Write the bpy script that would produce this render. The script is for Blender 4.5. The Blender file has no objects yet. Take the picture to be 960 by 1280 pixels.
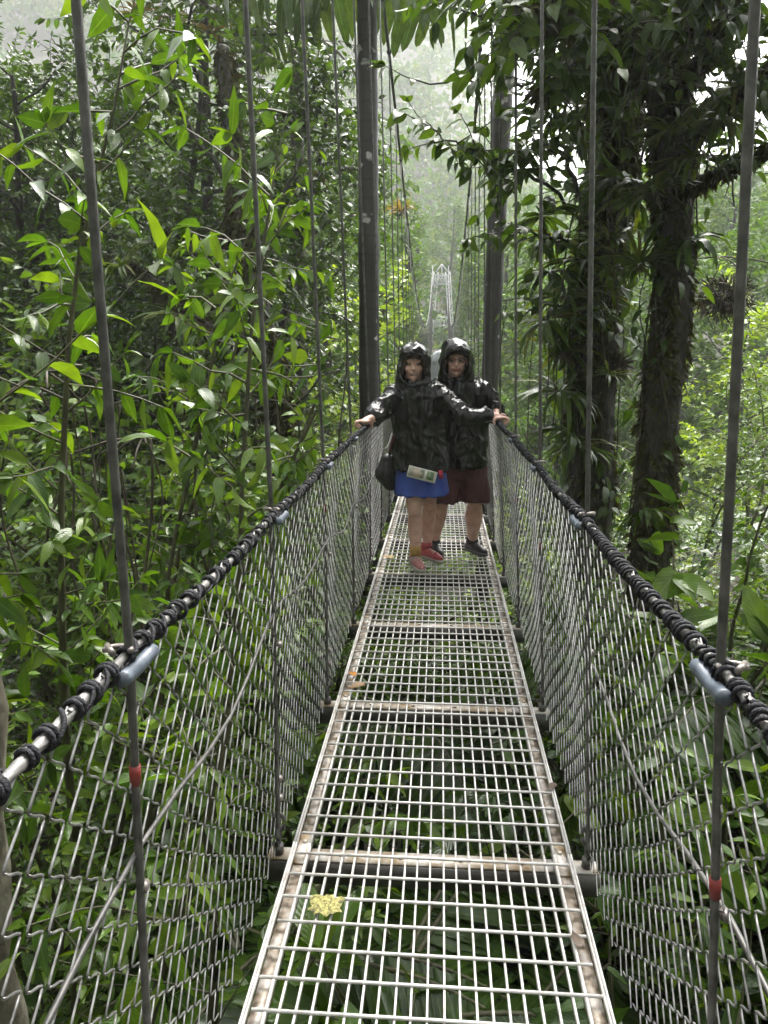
import bpy, bmesh, math, random
import numpy as np
from mathutils import Vector, Matrix, noise

random.seed(4)
C = bpy.context.scene.collection
R = math.radians
PI = math.pi

# ------------------------------------------------------------------ camera
CAM = Vector((0.01, 0.0, 1.6))
PITCH, YAW = R(11.48), R(4.15)
F = 960.0
cam_data = bpy.data.cameras.new('camera')
cam = bpy.data.objects.new('camera', cam_data)
C.objects.link(cam)
cam.location = CAM
cam.rotation_euler = (PI / 2 - PITCH, 0, YAW)
cam_data.sensor_fit = 'VERTICAL'
cam_data.sensor_height = 36.0
cam_data.lens = 27.0
cam_data.clip_start = 0.02
cam_data.clip_end = 600
bpy.context.scene.camera = cam
_rot = cam.rotation_euler.to_matrix()


def ray(px, py):
    return _rot @ Vector(((px - 480) / F, (640 - py) / F, -1.0))


def at(px, py, y):
    d = ray(px, py)
    return CAM + d * (y / d.y)


def xat(px, y, py=640):
    return at(px, py, y).x


# ------------------------------------------------------------------ object helpers
def link(name, mesh, parent=None, loc=None):
    o = bpy.data.objects.new(name, mesh)
    C.objects.link(o)
    if parent is not None:
        o.parent = parent
    if loc is not None:
        o.location = loc
    return o


def tag(o, label, cat, group=None, kind=None):
    if label:
        o['label'] = label
    if cat:
        o['category'] = cat
    if group:
        o['group'] = group
    if kind:
        o['kind'] = kind
    return o


def thing(name, label, cat, loc=(0, 0, 0), rz=0.0, group=None):
    o = bpy.data.objects.new(name, None)
    o.empty_display_size = 0.1
    C.objects.link(o)
    o.location = loc
    o.rotation_euler = (0, 0, rz)
    return tag(o, label, cat, group)


def clone(root, loc, rz=0.0, sc=1.0, label=None, group=None, tilt=(0, 0), first=False, cat=None):
    if first:
        r = root
    else:
        r = root.copy()
        C.objects.link(r)
        for ch in root.children:
            c = ch.copy()
            C.objects.link(c)
            c.parent = r
            for g in ch.children:
                d = g.copy()
                C.objects.link(d)
                d.parent = c
    r.location = loc
    r.rotation_euler = (tilt[0], tilt[1], rz)
    r.scale = (sc, sc, sc) if not isinstance(sc, (tuple, list)) else sc
    if label:
        r['label'] = label
    if group:
        r['group'] = group
    if cat:
        r['category'] = cat
    return r


class MB:
    """collects quads/tris, builds ONE mesh"""

    def __init__(self):
        self.V, self.Q, self.T, self.UV = [], [], [], []
        self.n = 0

    def add(self, V, Q=None, T=None, uv=None):
        V = np.asarray(V, dtype=np.float32).reshape(-1, 3)
        self.V.append(V)
        if Q is not None and len(Q):
            self.Q.append(np.asarray(Q, dtype=np.int32).reshape(-1, 4) + self.n)
        if T is not None and len(T):
            self.T.append(np.asarray(T, dtype=np.int32).reshape(-1, 3) + self.n)
        self.UV.append(np.zeros((len(V), 2), np.float32) if uv is None else np.asarray(uv, np.float32).reshape(-1, 2))
        self.n += len(V)
        return self

    def box(self, c, s, rot=None):
        c = np.array(c, float)
        h = np.array(s, float) / 2
        P = np.array([[x, y, z] for x in (-1, 1) for y in (-1, 1) for z in (-1, 1)], float) * h
        if rot is not None:
            P = P @ np.array(rot).T
        self.add(P + c, [[0, 1, 3, 2], [4, 6, 7, 5], [0, 4, 5, 1], [2, 3, 7, 6], [0, 2, 6, 4], [1, 5, 7, 3]])
        return self

    def tube(self, pts, rad, sides=6, lobes=0, twist=0.0, cap=True, lobe_amp=0.10):
        pts = np.asarray(pts, float)
        n = len(pts)
        rad = np.full(n, rad, float) if np.isscalar(rad) else np.asarray(rad, float)
        tg = np.gradient(pts, axis=0)
        tg /= np.linalg.norm(tg, axis=1)[:, None] + 1e-9
        ref = np.array([0, 0, 1.0]) if abs(tg[:, 2]).mean() < 0.75 else np.array([0, 1.0, 0])
        A = np.cross(tg, ref)
        A /= np.linalg.norm(A, axis=1)[:, None] + 1e-9
        B = np.cross(tg, A)
        L = np.concatenate([[0], np.cumsum(np.linalg.norm(np.diff(pts, axis=0), axis=1))])
        th = np.arange(sides) / sides * 2 * PI
        TH = th[None, :] + (L * twist)[:, None]
        RR = rad[:, None] * (1 + (lobe_amp * np.cos(lobes * th)[None, :] if lobes else 0))
        P = pts[:, None, :] + A[:, None, :] * (np.cos(TH) * RR)[:, :, None] + B[:, None, :] * (np.sin(TH) * RR)[:, :, None]
        i = np.arange(n - 1)[:, None] * sides
        j = np.arange(sides)[None, :]
        k = (j + 1) % sides
        Q = np.stack([i + j, i + k, i + sides + k, i + sides + j], -1).reshape(-1, 4)
        uv = np.stack([np.broadcast_to(th[None, :] / (2 * PI), (n, sides)), np.broadcast_to(L[:, None], (n, sides))], -1)
        self.add(P.reshape(-1, 3), Q, None, uv.reshape(-1, 2))
        if cap and sides >= 3:
            b = self.n - n * sides
            ctr = self.n
            self.add(np.array([pts[0], pts[-1]]))
            T = []
            for s in range(sides):
                T.append([ctr, b + (s + 1) % sides, b + s])
                e = b + (n - 1) * sides
                T.append([ctr + 1, e + s, e + (s + 1) % sides])
            self.T.append(np.array(T, np.int32))
        return self

    def mesh(self, name, mats, smooth=True, uvs=False):
        V = np.concatenate(self.V)
        Q = np.concatenate(self.Q) if self.Q else np.zeros((0, 4), np.int32)
        T = np.concatenate(self.T) if self.T else np.zeros((0, 3), np.int32)
        me = bpy.data.meshes.new(name)
        me.vertices.add(len(V))
        me.vertices.foreach_set('co', V.ravel())
        loops = np.concatenate([Q.ravel(), T.ravel()]).astype(np.int32)
        me.loops.add(len(loops))
        me.loops.foreach_set('vertex_index', loops)
        nq, nt = len(Q), len(T)
        me.polygons.add(nq + nt)
        st = np.concatenate([np.arange(nq) * 4, nq * 4 + np.arange(nt) * 3]).astype(np.int32)
        me.polygons.foreach_set('loop_start', st)
        if uvs:
            UV = np.concatenate(self.UV)
            lay = me.uv_layers.new(name='UVMap')
            lay.data.foreach_set('uv', UV[loops].ravel())
        me.update(calc_edges=True)
        me.validate()
        if smooth:
            me.polygons.foreach_set('use_smooth', np.ones(len(me.polygons), bool))
        for m in (mats if isinstance(mats, (list, tuple)) else [mats]):
            me.materials.append(m)
        return me

    def obj(self, name, mats, parent=None, smooth=True, uvs=False, loc=None):
        return link(name, self.mesh(name, mats, smooth, uvs), parent, loc)


# ------------------------------------------------------------------ materials
def mat(name):
    m = bpy.data.materials.new(name)
    m.use_nodes = True
    nt = m.node_tree
    nt.nodes.clear()
    out = nt.nodes.new('ShaderNodeOutputMaterial')
    return m, nt, out


def N(nt, t, **kw):
    n = nt.nodes.new(t)
    for k, v in kw.items():
        if k.startswith('i_'):
            n.inputs[k[2:].replace('_', ' ')].default_value = v
        else:
            setattr(n, k, v)
    return n


def ramp(nt, fac, stops):
    r = nt.nodes.new('ShaderNodeValToRGB')
    els = r.color_ramp.elements
    while len(els) < len(stops):
        els.new(0.5)
    for e, (p, c) in zip(els, stops):
        e.position = p
        e.color = (c[0], c[1], c[2], 1)
    nt.links.new(fac, r.inputs[0])
    return r.outputs[0]


def leaf_mat(name, cols, trans=0.35, rough=0.32, vein=0.25, spec=0.36, uv=True, tcol=(1.5, 1.5, 0.35), veins=9.0):
    """cols: list of leaf colours picked leaf by leaf"""
    m, nt, out = mat(name)
    L = nt.links.new
    geo = N(nt, 'ShaderNodeNewGeometry')
    info = N(nt, 'ShaderNodeObjectInfo')
    add = N(nt, 'ShaderNodeMath', operation='MULTIPLY_ADD')
    L(info.outputs['Random'], add.inputs[0])
    add.inputs[1].default_value = 0.25
    L(geo.outputs['Random Per Island'], add.inputs[2])
    fr = N(nt, 'ShaderNodeMath', operation='FRACT')
    L(add.outputs[0], fr.inputs[0])
    n = len(cols)
    col = ramp(nt, fr.outputs[0], [(i / max(1, n - 1), c) for i, c in enumerate(cols)])
    # blotchy wear on each leaf
    tc = N(nt, 'ShaderNodeTexCoord')
    nz = N(nt, 'ShaderNodeTexNoise', i_Scale=14.0, i_Detail=3.0)
    L(tc.outputs['Object'], nz.inputs['Vector'])
    mp = N(nt, 'ShaderNodeMapRange', i_From_Min=0.3, i_From_Max=0.7, i_To_Min=0.7, i_To_Max=1.3)
    L(nz.outputs[0], mp.inputs[0])
    mul = N(nt, 'ShaderNodeMix', data_type='RGBA', blend_type='MULTIPLY')
    mul.inputs[0].default_value = 1.0
    L(col, mul.inputs[6])
    L(mp.outputs[0], mul.inputs[7])
    c = mul.outputs[2]
    bs = N(nt, 'ShaderNodeBsdfPrincipled', i_Roughness=rough)
    bs.inputs['Specular IOR Level'].default_value = spec
    if uv and vein > 0:
        sep = N(nt, 'ShaderNodeSeparateXYZ')
        L(tc.outputs['UV'], sep.inputs[0])
        ab = N(nt, 'ShaderNodeMath', operation='ABSOLUTE')
        L(sep.outputs[0], ab.inputs[0])
        # midrib
        mr = N(nt, 'ShaderNodeMapRange', i_From_Min=0.02, i_From_Max=0.09, i_To_Min=1.0, i_To_Max=0.0)
        L(ab.outputs[0], mr.inputs[0])
        # side veins: wave of (v - 0.45|u|)
        ma = N(nt, 'ShaderNodeMath', operation='MULTIPLY_ADD')
        L(ab.outputs[0], ma.inputs[0])
        ma.inputs[1].default_value = -0.30
        L(sep.outputs[1], ma.inputs[2])
        sn = N(nt, 'ShaderNodeMath', operation='MULTIPLY')
        L(ma.outputs[0], sn.inputs[0])
        sn.inputs[1].default_value = veins * 2 * PI
        sn2 = N(nt, 'ShaderNodeMath', operation='SINE')
        L(sn.outputs[0], sn2.inputs[0])
        mix = N(nt, 'ShaderNodeMix', data_type='RGBA', blend_type='MIX')
        mm = N(nt, 'ShaderNodeMath', operation='MULTIPLY')
        L(mr.outputs[0], mm.inputs[0])
        mm.inputs[1].default_value = vein
        L(mm.outputs[0], mix.inputs[0])
        L(c, mix.inputs[6])
        mix.inputs[7].default_value = (0.16, 0.24, 0.06, 1)
        c = mix.outputs[2]
        bp = N(nt, 'ShaderNodeBump', i_Strength=0.16, i_Distance=0.004)
        L(sn2.outputs[0], bp.inputs['Height'])
        L(bp.outputs[0], bs.inputs['Normal'])
    L(c, bs.inputs['Base Color'])
    tr = N(nt, 'ShaderNodeBsdfTranslucent')
    tm = N(nt, 'ShaderNodeMix', data_type='RGBA', blend_type='MULTIPLY')
    tm.inputs[0].default_value = 1.0
    L(c, tm.inputs[6])
    tm.inputs[7].default_value = (*tcol, 1)
    L(tm.outputs[2], tr.inputs['Color'])
    mx = N(nt, 'ShaderNodeMixShader')
    mx.inputs[0].default_value = trans
    L(bs.outputs[0], mx.inputs[1])
    L(tr.outputs[0], mx.inputs[2])
    L(mx.outputs[0], out.inputs[0])
    return m


def noisy_mat(name, stops, scale=8.0, rough=0.6, metallic=0.0, bump=0.3, bdist=0.01, bscale=None, detail=6.0, stretch=(1, 1, 1),
              coat=0.0, spec=0.5, rough2=None, bump_stretch=None):
    m, nt, out = mat(name)
    L = nt.links.new
    tc = N(nt, 'ShaderNodeTexCoord')
    mpn = N(nt, 'ShaderNodeMapping')
    mpn.inputs['Scale'].default_value = stretch
    L(tc.outputs['Object'], mpn.inputs[0])
    nz = N(nt, 'ShaderNodeTexNoise', i_Scale=scale, i_Detail=detail, i_Roughness=0.62)
    L(mpn.outputs[0], nz.inputs['Vector'])
    col = ramp(nt, nz.outputs[0], stops)
    bs = N(nt, 'ShaderNodeBsdfPrincipled', i_Roughness=rough, i_Metallic=metallic)
    bs.inputs['Specular IOR Level'].default_value = spec
    bs.inputs['Coat Weight'].default_value = coat
    L(col, bs.inputs['Base Color'])
    if rough2 is not None:
        rr = N(nt, 'ShaderNodeMapRange', i_From_Min=0.3, i_From_Max=0.7, i_To_Min=rough, i_To_Max=rough2)
        L(nz.outputs[0], rr.inputs[0])
        L(rr.outputs[0], bs.inputs['Roughness'])
    if bump:
        nb = N(nt, 'ShaderNodeTexNoise', i_Scale=bscale or scale * 3, i_Detail=5.0)
        if bump_stretch:
            m2 = N(nt, 'ShaderNodeMapping')
            m2.inputs['Scale'].default_value = bump_stretch
            L(tc.outputs['Object'], m2.inputs[0])
            L(m2.outputs[0], nb.inputs['Vector'])
        else:
            L(mpn.outputs[0], nb.inputs['Vector'])
        bp = N(nt, 'ShaderNodeBump', i_Strength=bump, i_Distance=bdist)
        L(nb.outputs[0], bp.inputs['Height'])
        L(bp.outputs[0], bs.inputs['Normal'])
    L(bs.outputs[0], out.inputs[0])
    return m


def plain(name, col, rough=0.5, metallic=0.0, var=0.15, **kw):
    a = tuple(x * (1 - var) for x in col)
    b = tuple(x * (1 + var) for x in col)
    return noisy_mat(name, [(0.3, a), (0.7, b)], rough=rough, metallic=metallic, **kw)


M = {}
M['deck'] = noisy_mat('wet_painted_steel', [(0.27, (0.17, 0.13, 0.10)), (0.36, (0.42, 0.40, 0.38)), (0.60, (0.60, 0.585, 0.57))], scale=22, rough=0.3, metallic=0.15,
                      bump=0.15, bdist=0.002, rough2=0.55)
M['tray'] = noisy_mat('dirty_steel_angle', [(0.34, (0.06, 0.048, 0.035)), (0.46, (0.22, 0.18, 0.135)), (0.60, (0.36, 0.335, 0.31))], scale=24, rough=0.35,
                      metallic=0.1, bump=0.3, bdist=0.003, rough2=0.6)
M['beam'] = noisy_mat('dark_wet_steel', [(0.35, (0.035, 0.033, 0.03)), (0.65, (0.10, 0.095, 0.09))], scale=12, rough=0.4, metallic=0.2, bump=0.2, bdist=0.002)
M['flange'] = noisy_mat('weathered_flange', [(0.36, (0.22, 0.15, 0.07)), (0.52, (0.38, 0.33, 0.27)), (0.62, (0.50, 0.48, 0.45))], scale=13, rough=0.35, bump=0.2, bdist=0.002)
M['wire'] = noisy_mat('galvanised_wire', [(0.35, (0.12, 0.118, 0.115)), (0.65, (0.34, 0.335, 0.33))], scale=20, rough=0.35, metallic=0.45, bump=0.0)
M['cable'] = noisy_mat('wet_steel_cable', [(0.35, (0.034, 0.033, 0.031)), (0.65, (0.105, 0.10, 0.095))], scale=25, rough=0.45, metallic=0.15, bump=0.1, bdist=0.001)
M['rail'] = noisy_mat('steel_handrail_cable', [(0.35, (0.12, 0.115, 0.11)), (0.65, (0.28, 0.27, 0.26))], scale=25, rough=0.38, metallic=0.4, bump=0.1, bdist=0.001)
M['rope'] = noisy_mat('black_rope', [(0.35, (0.006, 0.006, 0.008)), (0.65, (0.030, 0.030, 0.036))], scale=60, rough=0.6, bump=1.0, bdist=0.003, bscale=320, spec=0.2)
M['sleeve'] = noisy_mat('blue_grey_hose', [(0.35, (0.035, 0.045, 0.06)), (0.65, (0.10, 0.12, 0.15))], scale=30, rough=0.42, bump=0.1, bdist=0.001)
M['clip'] = noisy_mat('bright_clip', [(0.35, (0.12, 0.10, 0.09)), (0.65, (0.28, 0.25, 0.235))], scale=30, rough=0.3, metallic=0.4, bump=0.0)
M['red'] = plain('red_tape', (0.16, 0.015, 0.012), 0.5)
M['lattice'] = plain('pale_lattice_steel', (0.42, 0.43, 0.44), 0.4, bump=0.0)

M['leaf_big'] = leaf_mat('large_glossy_leaf', [(0.031, 0.073, 0.007), (0.049, 0.108, 0.009), (0.082, 0.156, 0.013), (0.131, 0.206, 0.017), (0.039, 0.086, 0.009), (0.055, 0.108, 0.013)], 0.38, 0.24, 0.5)
M['leaf_mid'] = leaf_mat('understorey_leaf', [(0.034, 0.081, 0.008), (0.060, 0.124, 0.010), (0.093, 0.173, 0.014), (0.131, 0.206, 0.018), (0.049, 0.103, 0.013)], 0.38, 0.28, 0.4)
M['leaf_tree'] = leaf_mat('tree_leaf', [(0.024, 0.054, 0.008), (0.042, 0.084, 0.010), (0.060, 0.113, 0.013), (0.033, 0.065, 0.009)], 0.34, 0.2, 0.2)
M['leaf_dark'] = leaf_mat('dark_canopy_leaf', [(0.024, 0.054, 0.008), (0.039, 0.077, 0.009), (0.060, 0.108, 0.009), (0.031, 0.059, 0.008)], 0.36, 0.30, 0.3)
M['leaf_lime'] = leaf_mat('yellow_green_leaf', [(0.12, 0.20, 0.016), (0.17, 0.26, 0.02), (0.22, 0.29, 0.025), (0.14, 0.21, 0.02)], 0.42, 0.35, 0.2)
M['leaf_far'] = leaf_mat('far_tree_leaf', [(0.033, 0.075, 0.009), (0.055, 0.108, 0.013), (0.082, 0.146, 0.015), (0.043, 0.092, 0.013)], 0.34, 0.6, 0.0, uv=False, spec=0.12)
M['leaf_hill'] = leaf_mat('hillside_leaf', [(0.027, 0.066, 0.011), (0.043, 0.099, 0.014), (0.062, 0.131, 0.016), (0.096, 0.120, 0.026), (0.038, 0.087, 0.014)], 0.3, 0.65, 0.0, uv=False, spec=0.10)
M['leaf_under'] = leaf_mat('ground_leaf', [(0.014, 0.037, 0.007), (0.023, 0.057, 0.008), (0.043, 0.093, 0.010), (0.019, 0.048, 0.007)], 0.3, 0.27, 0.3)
M['frond'] = leaf_mat('palm_leaflet', [(0.021, 0.046, 0.008), (0.031, 0.065, 0.009), (0.046, 0.092, 0.010)], 0.40, 0.26, 0.35, veins=0.0)
M['frond_hi'] = leaf_mat('canopy_palm_leaflet', [(0.035, 0.07, 0.02), (0.05, 0.09, 0.024), (0.07, 0.11, 0.028)], 0.2, 0.25, 0.35, veins=0.0)
M['strap'] = leaf_mat('strap_leaf', [(0.033, 0.065, 0.008), (0.055, 0.098, 0.010), (0.082, 0.130, 0.014), (0.121, 0.108, 0.018)], 0.36, 0.30, 0.35, veins=0.0)
M['brom'] = leaf_mat('bromeliad_leaf', [(0.12, 0.085, 0.05), (0.17, 0.095, 0.07), (0.07, 0.085, 0.03)], 0.35, 0.35, 0.2, veins=0.0)
M['mosstuft'] = leaf_mat('moss_tuft', [(0.020, 0.020, 0.009), (0.035, 0.036, 0.012), (0.055, 0.058, 0.016), (0.03, 0.025, 0.013)], 0.2, 0.8, 0.0, uv=False, spec=0.1)
M['dead'] = leaf_mat('dead_leaf', [(0.22, 0.12, 0.05), (0.30, 0.20, 0.08), (0.16, 0.08, 0.04)], 0.25, 0.5, 0.2)
M['dark_dead'] = leaf_mat('dark_wet_leaf', [(0.05, 0.03, 0.018), (0.08, 0.05, 0.03)], 0.1, 0.4, 0.1)
M['orange'] = leaf_mat('orange_leaf', [(0.45, 0.16, 0.02), (0.5, 0.22, 0.03)], 0.4, 0.4, 0.2)
M['lichen'] = noisy_mat('yellow_rotting_leaf', [(0.38, (0.05, 0.045, 0.012)), (0.5, (0.22, 0.20, 0.05)), (0.6, (0.36, 0.33, 0.11))], scale=110, rough=0.7, bump=0.8, bdist=0.004, bscale=160)
M['twig'] = noisy_mat('green_brown_stem', [(0.35, (0.035, 0.030, 0.015)), (0.65, (0.085, 0.085, 0.035))], scale=9, rough=0.6, bump=0.4, bdist=0.004)
M['bark'] = noisy_mat('mossy_bark', [(0.30, (0.007, 0.005, 0.0035)), (0.46, (0.016, 0.012, 0.008)), (0.58, (0.016, 0.018, 0.006)), (0.70, (0.07, 0.064, 0.048))],
                      scale=5, rough=0.75, bump=0.9, bdist=0.03, bscale=22, stretch=(1, 1, 0.4))
M['bark_pale'] = noisy_mat('pale_lichen_bark', [(0.32, (0.05, 0.045, 0.03)), (0.5, (0.14, 0.125, 0.09)), (0.64, (0.30, 0.28, 0.22))], scale=7, rough=0.75, bump=0.8,
                           bdist=0.02, bscale=26, stretch=(1, 1, 0.5))
M['root'] = noisy_mat('hanging_root', [(0.35, (0.022, 0.018, 0.012)), (0.65, (0.075, 0.06, 0.035))], scale=14, rough=0.8, bump=0.5, bdist=0.004)
M['soil'] = noisy_mat('forest_floor', [(0.32, (0.012, 0.010, 0.006)), (0.5, (0.035, 0.028, 0.016)), (0.64, (0.03, 0.045, 0.014))], scale=1.6, rough=0.85, bump=0.9, bdist=0.08,
                      bscale=9)


def palm_bark():
    m, nt, out = mat('ringed_palm_bark')
    L = nt.links.new
    tc = N(nt, 'ShaderNodeTexCoord')
    nz = N(nt, 'ShaderNodeTexNoise', i_Scale=7.0, i_Detail=6.0)
    mp = N(nt, 'ShaderNodeMapping')
    mp.inputs['Scale'].default_value = (1, 1, 0.25)
    L(tc.outputs['Object'], mp.inputs[0])
    L(mp.outputs[0], nz.inputs['Vector'])
    base = ramp(nt, nz.outputs[0], [(0.3, (0.008, 0.007, 0.006)), (0.55, (0.018, 0.015, 0.013)), (0.75, (0.045, 0.041, 0.036))])
    # pale lichen spots with a shape of their own
    vo = N(nt, 'ShaderNodeTexNoise', i_Scale=4.2, i_Detail=2.0)
    L(tc.outputs['Object'], vo.inputs['Vector'])
    sp = N(nt, 'ShaderNodeMapRange', i_From_Min=0.665, i_From_Max=0.70)
    L(vo.outputs[0], sp.inputs[0])
    mx = N(nt, 'ShaderNodeMix', data_type='RGBA')
    L(sp.outputs[0], mx.inputs[0])
    L(base, mx.inputs[6])
    mx.inputs[7].default_value = (0.36, 0.35, 0.33, 1)
    # leaf scars
    wv = N(nt, 'ShaderNodeTexWave', wave_type='BANDS', bands_direction='Z', i_Scale=1.6, i_Distortion=0.6, i_Detail=2.0)
    L(tc.outputs['Object'], wv.inputs['Vector'])
    rg = N(nt, 'ShaderNodeMapRange', i_From_Min=0.93, i_From_Max=1.0, i_To_Min=1.0, i_To_Max=0.45)
    L(wv.outputs[1], rg.inputs[0])
    m2 = N(nt, 'ShaderNodeMix', data_type='RGBA', blend_type='MULTIPLY')
    m2.inputs[0].default_value = 1
    L(mx.outputs[2], m2.inputs[6])
    L(rg.outputs[0], m2.inputs[7])
    bs = N(nt, 'ShaderNodeBsdfPrincipled', i_Roughness=0.5)
    L(m2.outputs[2], bs.inputs['Base Color'])
    bp = N(nt, 'ShaderNodeBump', i_Strength=0.7, i_Distance=0.015)
    L(nz.outputs[0], bp.inputs['Height'])
    L(bp.outputs[0], bs.inputs['Normal'])
    L(bs.outputs[0], out.inputs[0])
    return m


M['palm_bark'] = palm_bark()
# ------------------------------------------------------------------ suspension bridge
BAY = 1.14
Y0 = 2.28 - 4 * BAY          # one crossbeam stands at y = 2.28
NB = 46
YE = Y0 + NB * BAY
HW = 0.46                    # half width of the deck
RAILZ = 1.13


def rail_x(y, s=1):
    """distance of the handrail from the middle of the deck, side s"""
    base = 0.443 if s > 0 else 0.483 + 0.022 * min(1.0, max(0.0, (y - 1.0) / 3.0))
    k = (y - Y0) / BAY
    return base - 0.006 * math.sin((k % 1.0) * PI) + 0.004 * math.sin(y * 1.9)


def rail_z(y):
    k = (y - Y0) / BAY
    return RAILZ - 0.008 * math.sin((k % 1.0) * PI)


def cable_x(y, s):
    """the two main cables hang a little to the left of the deck"""
    return s * (0.49 - 0.12 * math.exp(-(y / 2.5) ** 2)) - 0.09 - 0.12 * math.exp(-((y - 3.5) / 4.0) ** 2)


def cable_z(y):
    return 2.6 + 0.0078 * (y - 26.0) ** 2


bridge = thing('suspension_bridge', 'narrow hanging footbridge of wet steel grating with chain-link sides and cable hangers', 'footbridge')

# deck panel (grating one bay long) -------------------------------------------------
fr = MB()
fr.box((0, 0, -0.014), (0.005, BAY - 0.006, 0.036))
fr.box((-0.0085, 0, -0.006), (0.004, BAY - 0.006, 0.020))
fr.box((-0.0535, 0, -0.017), (0.006, BAY - 0.006, 0.034))
frame_me = fr.mesh('side_angle', M['deck'], smooth=False)
tray_me = MB().box((-0.0305, 0, -0.028), (0.040, BAY - 0.006, 0.005)).mesh('side_tray', M['tray'], smooth=False)
gr = MB()
rg = random.Random(3)
nl = 19
for i in range(nl):
    x = -(HW - 0.09) + i * (2 * (HW - 0.09) / (nl - 1))
    x += rg.uniform(-0.0015, 0.0015)
    gr.box((x, 0, -0.013), (0.0056, BAY - 0.008, 0.020))
for j in range(11):
    y = -BAY / 2 + 0.052 + j * (BAY - 0.004) / 11
    e1, e2 = rg.uniform(-0.004, 0.004), rg.uniform(-0.004, 0.004)
    x0, x1 = -HW + 0.018 + e1, HW - 0.018 + e2
    gr.tube([(x0, y, 0.0), (0, y + rg.uniform(-.001, .001), 0.0), (x1, y, 0.0)], 0.0047, 6)
grate_me = gr.mesh('deck_grating', M['deck'], smooth=False)
pl = MB()
pl.box((-0.0305, 0, -0.0215), (0.038, 0.16, 0.006))
pl.tube([(-0.0305, 0.03, -0.02), (-0.0305, 0.03, -0.012)], 0.009, 6)
plate_me = pl.mesh('splice_plate', M['flange'], smooth=False)

bm_ = MB()
BL = 0.545
bm_.box((0, -0.034, -0.087), (2 * BL, 0.007, 0.075))
bm_.box((0, 0.0, -0.128), (2 * BL, 0.062, 0.006))
beam_me = bm_.mesh('crossbeam', M['beam'], smooth=False)
fl = MB()
fl.box((0, 0, -0.046), (2 * BL, 0.062, 0.006))
for x in (-.3, -0.1, .1, .3):
    fl.tube([(x, 0, -0.043), (x, 0, -0.036)], 0.009, 6)
flange_me = fl.mesh('top_flange', M['flange'], smooth=False)
eb = MB()
th = np.linspace(0, 2 * PI, 13)
eb.tube([(0, 0.0, -0.043), (0, 0.0, -0.01)], 0.018, 8)
eb.tube(np.stack([0 * th, 0.028 * np.cos(th), 0.022 + 0.030 * np.sin(th)], -1), 0.008, 6, cap=False)
eb.tube(np.stack([-0.004 + 0.02 * np.cos(th), 0 * th, 0.072 + 0.032 * np.sin(th)], -1), 0.007, 6, cap=False)
eye_me = eb.mesh('eye_bolt', M['beam'])

for k in range(NB + 1):
    y = Y0 + k * BAY
    if k < NB:
        p = link('deck_grating', grate_me, bridge, (0, y + BAY / 2, 0))
        for s in (-1, 1):
            for nm, me in (('side_angle', frame_me), ('side_tray', tray_me)):
                link(nm, me, p, (s * (HW - 0.0025), 0, 0)).scale = (s, 1, 1)
    b = link('crossbeam', beam_me, bridge, (0, y, 0))
    link('top_flange', flange_me, b)
    for s in (-1, 1):
        link('eye_bolt', eye_me, b, (s * 0.512, 0, 0)).scale = (s, 1, 1)
        if k < 14:
            link('splice_plate', plate_me, b, (s * (HW - 0.0025), 0, 0)).scale = (s, 1, 1)

# handrail cables with rope lashing ------------------------------------------------
for s in (-1, 1):
    ys = np.arange(Y0, YE + 0.01, 0.057)
    P = np.array([(s * rail_x(y, s), y, rail_z(y)) for y in ys])
    h = MB()
    near = ys < 9
    h.tube(P[near], 0.0088, 14, lobes=6, twist=28)
    k0 = int(near.sum()) - 1
    h.tube(P[k0:], 0.0088, 6)
    hr = h.obj('handrail', M['rail'], bridge)
    # lashing: rope turns gathered in knots, one knot per mesh cell
    r_ = MB()
    y = Y0 + 0.03
    rr = random.Random(7 + s)
    while y < YE - 0.1:
        n = 13 if y < 8 else 7
        wdt = (0.020 if s < 0 else 0.030) * rr.uniform(.7, 1.3)
        sd = 6 if y < 8 else 4
        turns = 2.4 if s < 0 else 2.6
        wdt = 0.020 if s < 0 else 0.038
        turns = turns * rr.uniform(.75, 1.2)
        t = np.linspace(0, 1, int(n * turns))
        jit = rr.uniform(-0.009, 0.009)
        rad = 0.0115 + 0.003 * np.sin(t * PI) + rr.uniform(-.0025, .003)
        a = t * turns * 2 * PI + rr.uniform(0, 6)
        yy = y + jit + (t - 0.5) * wdt
        xc = np.array([s * rail_x(v, s) for v in yy])
        zc = np.array([rail_z(v) for v in yy])
        r_.tube(np.stack([xc + rad * np.cos(a), yy, zc + rad * np.sin(a)], -1), 0.0040, sd)
        # strand that runs on to the next knot
        t2 = np.linspace(0, 1, 5)
        yb = yy[-1] + t2 * (0.0625 - wdt)
        ab = a[-1] + t2 * 2.4
        r_.tube(np.stack([s * np.array([rail_x(v, s) for v in yb]) + 0.0135 * np.cos(ab), yb,
                          np.array([rail_z(v) for v in yb]) + 0.0135 * np.sin(ab)], -1), 0.0036, 4, cap=False)
        y += 0.0625
    r_.obj('rope_lashing', M['rope'], hr)

# chain-link side nets --------------------------------------------------------------
w = 0.053
nv = 29


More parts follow.
